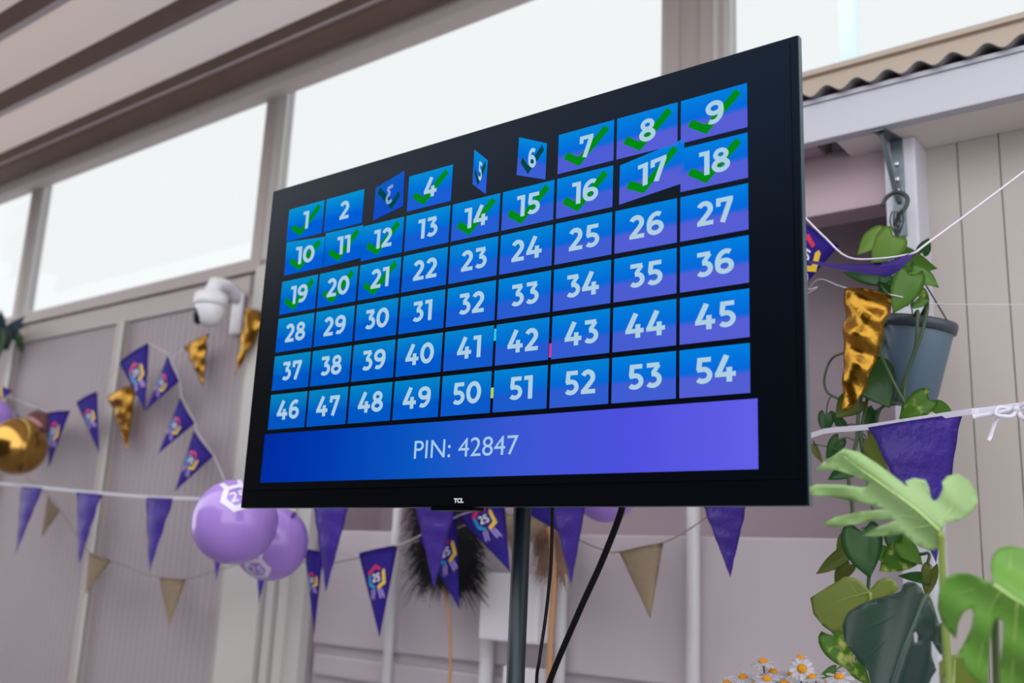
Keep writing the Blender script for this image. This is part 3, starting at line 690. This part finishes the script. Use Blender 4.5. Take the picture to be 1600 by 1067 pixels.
q0, q1 = P(786, 1040, 2.55), P(836, 1100, 2.55); bm = bmesh.new(); box(bm, q0.x, q1.x, 2.55, 2.612, q1.z, q0.z, 0, .004); tag(link('socket_box', bm, 'box'), 'small pale socket box below the electrical box, behind the pole', 'box')

# ------------------------------------------------------------------ plumes
def plume(name, label, foot, neck, tipc, length, spread, n, m, cane, seed, wd=.004, droop=.1, cr=.006):
    rs = random.Random(seed); t = thing(name, label, 'dried grass', (foot.x, foot.y, 0))
    bm = bmesh.new(); tube(bm, spline([Vector((foot.x, foot.y, 0)), foot, neck, tipc], 6), cr, 8); link('stem', bm, cane, t, True)
    bm = bmesh.new()
    for i in range(n):
        s = rs.random(); b = neck.lerp(tipc, s); a = rs.uniform(0, 2 * PI); o = Vector((math.cos(a), .08 * math.sin(a), rs.uniform(-.3, .5)))
        L = length * rs.uniform(.5, 1); d = o * spread * rs.uniform(.3, 1); pts = []
        for k in range(5):
            u = k / 4; pts.append(b + d * u + Vector((0, 0, L * (.35 * u - droop * 6 * u * u))) + Vector((rs.uniform(-1, 1), 0, rs.uniform(-1, 1))) * .006)
        side = Vector((1, 0, .3)).normalized() if rs.random() < .5 else Vector((.5, .3, .8)).normalized(); rg = []
        for k, p in enumerate(pts):
            h = wd * (1 - .8 * k / 4) * rs.uniform(.7, 1.2); rg.append((bm.verts.new(p - side * h), bm.verts.new(p + side * h)))
        for p, q in zip(rg, rg[1:]): bm.faces.new((p[0], p[1], q[1], q[0]))
    o = link('plume', bm, m, t); o['kind'] = 'stuff'
    return t
plume('pampas_grass', 'black feathery pampas plume on a thin cane, hanging behind the purple pennants', P(703, 1062, 2.485), P(693, 900, 2.485), P(686, 770, 2.485), .23, .20, 6500, 'plume', 'cane', 3, .0036, .11, .005)
plume('pampas_grass', 'tan dried grass plume on a bamboo cane right of the pole', P(858, 1060, 2.485), P(866, 880, 2.485), P(846, 780, 2.485), .17, .075, 1100, 'plumeb', 'cane', 5, .004, .14, .010)

# ------------------------------------------------------------------ leaves
def heart_leaf(parent, base, tip, width, m, roll=0., fold=.25, droop=.15, seed=0, name='leaf'):
    "a heart-shaped blade from base to tip with a folded midrib"
    base, tip = Vector(base), Vector(tip); d = tip - base; L = d.length; d.normalize()
    view = (Vector((0, 0, H)) - base).normalized(); s = d.cross(view).normalized(); n = s.cross(d).normalized()
    q = Matrix.Rotation(roll, 3, d); s = q @ s; n = q @ n
    ts = [0, .07, .16, .28, .42, .56, .7, .82, .92, 1]; hw = [.26, .42, .49, .5, .465, .395, .295, .185, .08, .004]
    us = [-1, -.7, -.35, 0, .35, .7, 1]; bm = bmesh.new(); g = []
    rs = random.Random(seed); k1, k2 = rs.uniform(-1, 1), rs.uniform(0, 6)
    for t, h in zip(ts, hw):
        row = []
        for u in us:
            back = -.16 * L * (abs(u) ** 1.3) * max(0, 1 - t / .3) + (.05 * L * (1 - abs(u)) if t == 0 else 0)
            x = u * h * width
            z = fold * abs(u) * h * width - droop * L * t * t - .12 * width * (u * u) * fold + .03 * width * math.sin(5 * t + k2) * u
            row.append(bm.verts.new(base + d * (t * L + back) + s * x + n * z + s * (.06 * L * k1 * math.sin(PI * t))))
        g.append(row)
    for a, b in zip(g, g[1:]):
        for k in range(len(us) - 1): bm.faces.new((a[k], a[k + 1], b[k + 1], b[k]))
    bmesh.ops.solidify(bm, geom=bm.faces[:], thickness=.0007)
    return link(name, bm, m, parent, True)
# hanging pothos in its pot
pc = P(1434, 503, 2.27)
po = thing('hanging_pothos', 'trailing pothos in a blue-grey plastic pot hanging from the bracket on the white post', 'plant', pc)
pax = Vector((.20, -.04, 1)).normalized()
bm = bmesh.new(); lathe(bm, [(0, -.19), (.058, -.19), (.062, -.186), (.078, -.02), (.078, 0), (.072, 0), (.070, -.03), (0, -.03)], pc, pax, 40); pot = link('pot', bm, 'pot', po, True)
bm = bmesh.new(); lathe(bm, [(.0785, -.022), (.084, -.02), (.086, -.002), (.083, .004), (.0705, .004), (.0705, -.006)], pc, pax, 40); sub('pot_rim', bm, 'potrim', pot, True)
bm = bmesh.new(); lathe(bm, [(0, -.022), (.069, -.028), (.0695, -.034)], pc, pax, 24); sub('soil', bm, 'soil', pot)
hook = Vector((bxc, PYF - .03, P(1405, 318, PYF).z))
bm = bmesh.new(); tube(bm, spline([P(1378, 322, 2.43), P(1386, 308, 2.43), P(1402, 300, 2.43), P(1417, 308, 2.43), P(1416, 322, 2.43), P(1405, 336, 2.42), P(1399, 350, 2.4)], 8), .0055, 8); link('hook', bm, 'wire', po, True)
bm = bmesh.new(); fu, fv = frame_of(pax)
for a in (.35, 2.5, 4.3):
    e = pc + (fu * math.cos(a) + fv * math.sin(a)) * .08
    tube(bm, spline([P(1400, 345, 2.4), P(1404, 372, 2.36), e], 6), .0018, 6)
for k in range(5):
    tube(bm, spline([P(1398 + k * 4 - 4, 330, 2.42), P(1397 + k * 5 - 6, 348, 2.42 - .01 * k), P(1402, 372, 2.40)], 5), .002, 6)
link('hanger_wire', bm, 'wire', po, True)
V = {}
def vine(pts, r): 
    q = spline([P(*p) for p in pts], 6); tube(vb, q, r, 7); V.setdefault('p', []).extend(q)
vb = bmesh.new()
vine([(1440, 492, 2.24), (1449, 478, 2.17), (1442, 515, 2.16), (1428, 555, 2.16), (1414, 595, 2.17), (1411, 640, 2.18), (1400, 690, 2.2), (1398, 760, 2.2)], .0042)
vine([(1425, 500, 2.22), (1434, 486, 2.15), (1433, 512, 2.14), (1430, 545, 2.15), (1414, 590, 2.16), (1400, 625, 2.18)], .0035)
vine([(1400, 495, 2.24), (1378, 510, 2.17), (1376, 550, 2.16), (1393, 590, 2.15), (1414, 630, 2.15), (1434, 660, 2.16), (1440, 720, 2.2)], .0034)
vine([(1395, 495, 2.24), (1362, 530, 2.18), (1350, 600, 2.2), (1342, 640, 2.2), (1338, 690, 2.2), (1326, 740, 2.2), (1332, 800, 2.2), (1318, 850, 2.2), (1312, 890, 2.2), (1316, 960, 2.2), (1330, 1035, 2.2), (1345, 1060, 2.2)], .0044)
vine([(1398, 495, 2.24), (1370, 560, 2.2), (1352, 640, 2.21), (1346, 690, 2.2), (1358, 760, 2.22), (1366, 820, 2.2), (1360, 880, 2.2), (1356, 925, 2.2), (1352, 1000, 2.2)], .004)
vine([(1396, 495, 2.24), (1330, 545, 2.2), (1300, 560, 2.24), (1288, 590, 2.24), (1292, 612, 2.24), (1308, 622, 2.22), (1330, 630, 2.2)], .003)
vine([(1405, 630, 2.2), (1375, 640, 2.2), (1372, 690, 2.22), (1400, 790, 2.22), (1430, 860, 2.22), (1452, 866, 2.22), (1440, 905, 2.22)], .0035)
vine([(1418, 478, 2.2), (1410, 440, 2.2), (1395, 410, 2.2), (1380, 385, 2.2)], .003)
vine([(1425, 480, 2.2), (1430, 445, 2.2), (1425, 410, 2.22)], .003)
# base x,y  tip x,y  width px  material  roll  Y  fold
LV = [((1383, 366), (1338, 396), 34, 'leaflight', .5, 2.22, .5), ((1398, 368), (1362, 410), 46, 'leaflight', -.1, 2.16, .2), ((1408, 398), (1461, 420), 36, 'leaf', .3, 2.22, .4), ((1424, 428), (1395, 488), 44, 'leaf', .1, 2.13, .2),
      ((1424, 424), (1466, 446), 26, 'leaf', -.4, 2.2, .4), ((1378, 434), (1316, 424), 30, 'leafdark', .2, 2.2, .2), ((1384, 432), (1392, 466), 20, 'leafdark', .2, 2.2, .3), ((1446, 466), (1424, 482), 15, 'leafvar', 0, 2.14, .3), ((1440, 455), (1450, 478), 14, 'leafvar', .4, 2.15, .3),
      ((1372, 452), (1410, 470), 26, 'leafdark', .2, 2.2, .3), ((1375, 470), (1345, 482), 24, 'leafdark', .2, 2.2, .3), ((1440, 395), (1452, 372), 20, 'leafdark', .2, 2.25, .3), 
      ((1352, 576), (1390, 634), 66, 'leafdark', -.2, 2.18, .2), ((1452, 622), (1404, 652), 40, 'leafvar', .3, 2.12, .35), ((1461, 634), (1488, 648), 21, 'leaf', .2, 2.14, .2), ((1342, 624), (1304, 652), 38, 'leafol', .3, 2.2, .2),
      ((1291, 646), (1288, 678), 23, 'leafdark', .1, 2.24, .2), ((1270, 694), (1284, 723), 12, 'leafol', .5, 2.24, .3), ((1312, 686), (1290, 716), 24, 'leafdark', .2, 2.22, .3), ((1354, 684), (1384, 733), 28, 'leafol', .3, 2.2, .2), ((1332, 735), (1292, 748), 24, 'leafdark', .4, 2.22, .3),
      ((1328, 862), (1272, 894), 26, 'leafol', .5, 2.18, .5), ((1346, 826), (1360, 902), 58, 'leafdark', -.1, 2.12, .2), ((1424, 862), (1372, 892), 44, 'leafvar', .2, 2.16, .2), ((1408, 846), (1440, 882), 30, 'leaf', .2, 2.15, .2), ((1402, 832), (1395, 866), 34, 'leafdark', .2, 2.2, .2),
      ((1328, 880), (1303, 914), 24, 'leafol', .2, 2.2, .2), ((1456, 906), (1402, 898), 18, 'leafdark', .3, 2.18, .3), ((1456, 886), (1444, 934), 26, 'leafol', .5, 2.18, .5), ((1300, 990), (1329, 1048), 46, 'leafvar', .1, 2.12, .25), ((1334, 1036), (1358, 1070), 26, 'leafvar', .4, 2.12, .3),
      ((1306, 1046), (1278, 1058), 16, 'leaf', .2, 2.15, .2), ((1322, 838), (1306, 858), 18, 'leafol', .3, 2.24, .2), ((1384, 870), (1372, 850), 24, 'leaf', .1, 2.2, .2), ((1318, 670), (1300, 640), 18, 'leafdark', .5, 2.24, .2), ((1366, 640), (1352, 672), 22, 'leafdark', .3, 2.24, .2)]
for i, (b, t, wpx, m, roll, Y, fo) in enumerate(LV):
    k = mpp(*b, Y); B = P(*b, Y); T3 = P(*t, Y - .01)
    near = min(V['p'], key=lambda p: (p - B).length + max(0, B.z - p.z) * .0)
    if (near - B).length > .004:
        tube(vb, spline([near, near.lerp(B, .5) + Vector((0, -.004, .006)), B], 4), .0015, 6)
    heart_leaf(po, B, T3, wpx * k * 1.08, m, roll, fo, .1, i)
link('stems', vb, 'vine', po, True)

# monstera in front
def outline_leaf(parent, pts, Y, m, rib, ribm, bend, holes=(), step=9, veins=()):
    "a split leaf: its own outline, curved by bend(px, py) metres towards the eye, with raised midrib and thickness"
    ring = [Vector((float(a), float(b))) for a, b in pts]; vs = list(ring); edges = []
    n = len(vs); edges += [(i, (i + 1) % n) for i in range(n)]
    loops = [list(range(n))]
    for h in holes:
        s = len(vs); vs += [Vector((float(a), float(b))) for a, b in h]; edges += [(s + i, s + (i + 1) % len(h)) for i in range(len(h))]
    def inside(p, poly):
        c = False; j = len(poly) - 1
        for i in range(len(poly)):
            if (poly[i].y > p.y) != (poly[j].y > p.y) and p.x < (poly[j].x - poly[i].x) * (p.y - poly[i].y) / (poly[j].y - poly[i].y) + poly[i].x: c = not c
            j = i
        return c
    hp = [[Vector((float(a), float(b))) for a, b in h] for h in holes]
    ok = lambda p: inside(p, ring) and not any(inside(p, h) for h in hp)
    x0, x1 = min(p.x for p in ring), max(p.x for p in ring); y0, y1 = min(p.y for p in ring), max(p.y for p in ring)
    y = y0
    while y < y1:
        x = x0
        while x < x1:
            p = Vector((x, y))
            if ok(p) and min((p - q).length for q in ring) > step * .4: vs.append(p)
            x += step
        y += step
    r = geometry.delaunay_2d_cdt(vs, edges, [], 0, 1e-4)
    bm = bmesh.new(); bv = [bm.verts.new(P(p.x, p.y, Y - bend(p.x, p.y))) for p in r[0]]
    for f in r[2]:
        c = sum((r[0][i] for i in f), Vector((0, 0))) / len(f)
        if ok(c):
            try: bm.faces.new([bv[i] for i in f])
            except ValueError: pass
    for v in [v for v in bm.verts if not v.link_faces]: bm.verts.remove(v)
    bmesh.ops.recalc_face_normals(bm, faces=bm.faces[:])
    bmesh.ops.solidify(bm, geom=bm.faces[:], thickness=.0008)
    blade = link('leaf', bm, m, parent, True)
    bm = bmesh.new()
    for k, path in enumerate([rib] + list(veins)):
        q = spline([P(a, b, Y - bend(a, b) - .0006) for a, b in path], 5); r0 = .0017 if k == 0 else .0006
        tube(bm, q, [r0 * (1 - .7 * i / (len(q) - 1)) for i in range(len(q))], 8)
    sub('midrib', bm, ribm, blade, True)
MPX = P(1483, 1100, 1.25)
mo = thing('monstera', 'foreground monstera with split green leaves on long stalks at the lower right', 'plant', (MPX.x, 1.27, 0.55))
def dline(px, py, a, b):
    d = Vector((b[0] - a[0], b[1] - a[1])); L = d.length; d /= L; q = Vector((px - a[0], py - a[1])); return q.dot(d) / L, q.x * -d.y + q.y * d.x
Apts = [(1288, 721), (1305, 710), (1318, 701), (1341, 706), (1368, 723), (1391, 740), (1413, 757), (1419, 761), (1414, 752), (1429, 746.5), (1446, 750), (1452, 761), (1455, 778), (1459, 783), (1467, 778), (1474, 763), (1471.5, 753), (1480, 744), (1497, 740), (1514.5, 751), (1526, 770), (1528, 789), (1518, 801), (1497, 814), (1478, 817), (1471, 828), (1472, 843), (1467, 856), (1455, 861), (1436, 854), (1421, 843), (1411, 833), (1391, 837), (1368, 839), (1347, 837), (1368, 824), (1398, 814.5), (1404, 812), (1391, 811.5), (1364, 814.5), (1333, 820), (1303, 824), (1284, 818), (1307, 807), (1345, 799), (1375, 797), (1387, 794), (1368, 791), (1337, 784), (1299, 776), (1266, 774), (1265, 761), (1276, 756), (1314, 757), (1345, 761), (1357, 760), (1354, 753), (1333, 742), (1307, 734), (1274, 736)]
def bA(px, py):
    t, s = dline(px, py, (1470, 828), (1330, 715)); return -.0003 * abs(s) + .0035 * math.sin(s * .13 + 1) + .002 * math.sin(px * .05) + .03 * t - .02 * t * t - (.00045 * max(0, px - 1490))
outline_leaf(mo, Apts, 1.25, 'mons', [(1471, 832), (1430, 795), (1385, 762), (1340, 730), (1315, 710)], 'rib', bA,
             veins=[[(1430, 795), (1380, 785), (1300, 768)], [(1450, 812), (1400, 806), (1300, 815)], [(1400, 772), (1350, 748), (1290, 728)], [(1440, 802), (1440, 775), (1434, 752)], [(1462, 822), (1490, 790), (1512, 765)], [(1460, 820), (1420, 826), (1360, 835)]])
Bpts = [(1554, 914), (1548, 889), (1551, 868), (1562, 856), (1581, 853), (1600, 858), (1640, 872), (1675, 910), (1688, 980), (1680, 1050), (1650, 1110), (1610, 1130), (1580, 1110), (1566, 1085), (1562, 1041), (1566, 1003), (1568, 972), (1558, 965), (1551, 976), (1547, 1003), (1545, 1041), (1544, 1085), (1532, 1070), (1516, 1053), (1505, 1034), (1497, 1020), (1505, 1007), (1516, 984), (1522, 961), (1518, 950), (1505, 957), (1497, 976), (1494, 998), (1482, 984), (1471, 969), (1465, 950), (1467, 927), (1476, 904), (1493, 895), (1513, 895), (1536, 904)]
def bB(px, py):
    t, s = dline(px, py, (1552, 912), (1650, 980)); return -.00035 * abs(s) + .004 * math.sin(s * .09 + 2) + .02 * math.sin(t * 2)
outline_leaf(mo, Bpts, 1.15, 'monsbright', [(1553, 913), (1580, 932), (1615, 955), (1660, 1000)], 'rib', bB,
             veins=[[(1556, 916), (1525, 920), (1485, 930)], [(1565, 922), (1545, 960), (1528, 1050)], [(1590, 940), (1585, 1000), (1580, 1080)], [(1575, 928), (1578, 890), (1580, 860)], [(1556, 916), (1530, 930), (1478, 965)]])
Cpts = [(1419, 909), (1430, 910), (1440, 919), (1447, 932), (1454, 936), (1465, 968), (1472, 996), (1474, 1017), (1470, 1024), (1462, 1012), (1455, 1000), (1456, 1024), (1463, 1047), (1456, 1058), (1447, 1080), (1430, 1110), (1405, 1120), (1380, 1105), (1363, 1080), (1356, 1049), (1342, 1033), (1328, 1014), (1319, 996), (1317, 977), (1324, 959), (1342, 946), (1366, 936), (1389, 930), (1408, 924), (1412, 913)]
def bC(px, py):
    t, s = dline(px, py, (1447, 933), (1380, 1110)); return -.00038 * abs(s) + .0032 * math.sin(s * .08 + 2.5 * t) + .015 * t
outline_leaf(mo, Cpts, 1.4, 'monsdark', [(1448, 930), (1430, 970), (1408, 1025), (1385, 1095)], 'ribdark', bC, holes=[[(1427, 990), (1431, 986), (1434, 993), (1433, 1004), (1429, 1003)]],
             veins=[[(1440, 948), (1400, 960), (1345, 985)], [(1428, 975), (1390, 995), (1350, 1030)], [(1415, 1005), (1390, 1030), (1368, 1070)], [(1436, 958), (1450, 990), (1455, 1040)]])
Dpts = [(1266, 934), (1296, 915), (1312, 906), (1318, 901), (1332, 901), (1346, 908), (1358, 922), (1363, 917), (1370, 908), (1380, 903), (1389, 902), (1400, 909), (1404, 920), (1395, 928), (1372, 936), (1352, 943), (1335, 951), (1322, 962), (1317, 982), (1303, 990), (1285, 977), (1271, 959)]
def bD(px, py):
    t, s = dline(px, py, (1358, 924), (1275, 965)); return .0002 * s + .01 * t
outline_leaf(mo, Dpts, 1.62, 'leafol', [(1359, 925), (1340, 930), (1310, 940), (1285, 960)], 'petiole', bD, step=8, veins=[[(1358, 925), (1375, 918), (1392, 912)], [(1340, 930), (1330, 915), (1322, 905)]])
Fpts = [(1467, 1035), (1480, 1024), (1500, 1022), (1520, 1040), (1532, 1070), (1530, 1110), (1500, 1125), (1470, 1100)]
outline_leaf(mo, Fpts, 1.35, 'leafol', [(1480, 1110), (1490, 1070), (1492, 1030)], 'rib', lambda px, py: .0002 * (px - 1500), step=8)
foot = Vector((MPX.x, 1.27, .545))
for pts, r, m in (([P(1471, 832, 1.25), P(1472, 880, 1.26), P(1476, 960, 1.27), P(1484, 1067, 1.27), foot], .004, 'petiole'),
                  ([P(1553, 914, 1.15), P(1556, 960, 1.2), P(1557, 1060, 1.25), foot + Vector((.02, 0, 0))], .0042, 'petdark'),
                  ([P(1448, 930, 1.4), P(1456, 950, 1.42), P(1470, 1000, 1.42), P(1480, 1075, 1.36), foot + Vector((-.01, .02, 0))], .0036, 'petdark'),
                  ([P(1359, 925, 1.62), P(1362, 970, 1.62), P(1380, 1060, 1.5), foot + Vector((-.03, .02, 0))], .0035, 'petiole'),
                  ([P(1480, 1110, 1.35), P(1482, 1140, 1.33), foot + Vector((0, .03, 0))], .003, 'petdark')):
    bm = bmesh.new(); tube(bm, spline(pts, 8), r, 10); link('stalk', bm, m, mo, True)
bm = bmesh.new(); fz = foot.z; fo_ = Vector((foot.x, foot.y, 0)); lathe(bm, [(0, 0), (.13, 0), (.17, fz + .03), (.16, fz + .03), (.155, fz - .005), (0, fz - .005)], fo_, seg=32); link('planter', bm, 'terra', mo, True)

# daisies
DY = 1.75
dps = [(1192, 1034, 'side'), (1250, 1029, 'side'), (1253, 1045, 'front'), (1208, 1050, 'side'), (1161, 1058, 'up'), (1198, 1061, 'up'), (1136, 1068, 'tilt'), (1226, 1068, 'up'), (1311, 1058, 'up'), (1237, 1054, 'side'), (1268, 1058, 'side'), (1180, 1070, 'side'), (1292, 1072, 'tilt')]
lab = ['daisy seen from the side, left of the topmost one', 'topmost daisy of the bunch, seen from below its petals', 'white daisy facing the viewer with its orange centre, just under the topmost one', 'daisy seen from the side in the middle of the bunch', 'daisy left of the middle with its orange centre tilted up', 'daisy low in the middle of the bunch, orange centre up', 'leftmost daisy of the bunch', 'daisy at the bottom edge under the front-facing one', 'rightmost daisy, beside the variegated pothos leaf', 'half hidden daisy left of the front-facing one', 'drooping daisy right of the front-facing one', 'low daisy between the two left ones', 'low daisy at the right edge of the bunch']
px_c = P(1215, 1060, DY); pl_z = px_c.z - .30
for i, (px, py, kind) in enumerate(dps):
    c = P(px, py, DY + .03 * math.sin(i * 2.3)); view = (Vector((0, 0, H)) - c).normalized()
    nrm = {'side': Vector((.15 * math.sin(i * 3), -.25, 1)), 'front': view * 1 + Vector((0, 0, .45)), 'up': Vector((.1, -.42, 1)), 'tilt': view * .8 + Vector((-.3, 0, .7))}[kind].normalized()
    ft = Vector((px_c.x + (c.x - px_c.x) * .45, DY + .02 * math.sin(i), pl_z))
    t = thing('daisy', lab[i], 'flower', ft, 'daisies in the planter')
    u, v = frame_of(nrm); R = .023 * (1 + .12 * math.sin(i * 5)); bm = bmesh.new(); N = 14
    for k in range(N):
        a = 2 * PI * k / N + i; d = u * math.cos(a) + v * math.sin(a); s = nrm.cross(d); dr = -.25 - .25 * math.sin(k * 2.1 + i)
        rows = []
        for q, hw in ((.25, .0022), (.5, .0042), (.8, .0046), (1, .0022)):
            p = c + d * R * q + nrm * (dr * R * q * q * .8); rows.append((bm.verts.new(p - s * hw), bm.verts.new(p + nrm * .0008), bm.verts.new(p + s * hw)))
        for A, B in zip(rows, rows[1:]):
            for j in range(2): bm.faces.new((A[j], A[j + 1], B[j + 1], B[j]))
    bmesh.ops.solidify(bm, geom=bm.faces[:], thickness=.0004); link('petals', bm, 'petal', t, True)
    bm = bmesh.new(); lathe(bm, [(0, .0065), (.005, .0055), (.0085, .001), (.007, -.002), (0, -.003)], c, nrm, 16); link('disc', bm, 'disc', t, True)
    bm = bmesh.new(); tube(bm, spline([c - nrm * .003, c - nrm * .03, ft + Vector((0, 0, .1)), ft], 6), .0014, 6); link('stem', bm, 'vine', t, True)
fl = thing('planter_box', 'low grey planter holding the daisies below the television', 'planter', (px_c.x, DY, 0))
bm = bmesh.new(); box(bm, px_c.x - .17, px_c.x + .17, DY - .1, DY + .1, 0, pl_z - .002, 0, .008); link('box', bm, 'terra', fl)

# hanging planter at the left edge
hp = P(0, 528, 2.48)
hg = thing('wall_planter', 'dark wall planter with leaves, cut by the left edge under the small window', 'plant', hp)
bm = bmesh.new(); lathe(bm, [(0, -.06), (.05, -.06), (.075, .05), (.068, .05), (.05, -.045), (0, -.045)], hp, seg=28); link('pot', bm, 'potrim', hg, True)
bm = bmesh.new()
tube(bm, [hp + Vector((0, .07, .03)), Vector((hp.x, WY + .002, hp.z + .03))], .008, 8)
link('wall_arm', bm, 'wire', hg, True)
rs = random.Random(4)
for k in range(14):
    a = rs.uniform(0, 2 * PI); b = hp + Vector((math.cos(a) * .05, math.sin(a) * .05, .05)); up = k < 6
    heart_leaf(hg, b, b + Vector((math.cos(a) * .08, math.sin(a) * .08, .07 if up else -rs.uniform(.1, .2))), .05, 'leafdark' if not up else 'pot', rs.uniform(-.6, .6), .3, .2, k + 60)
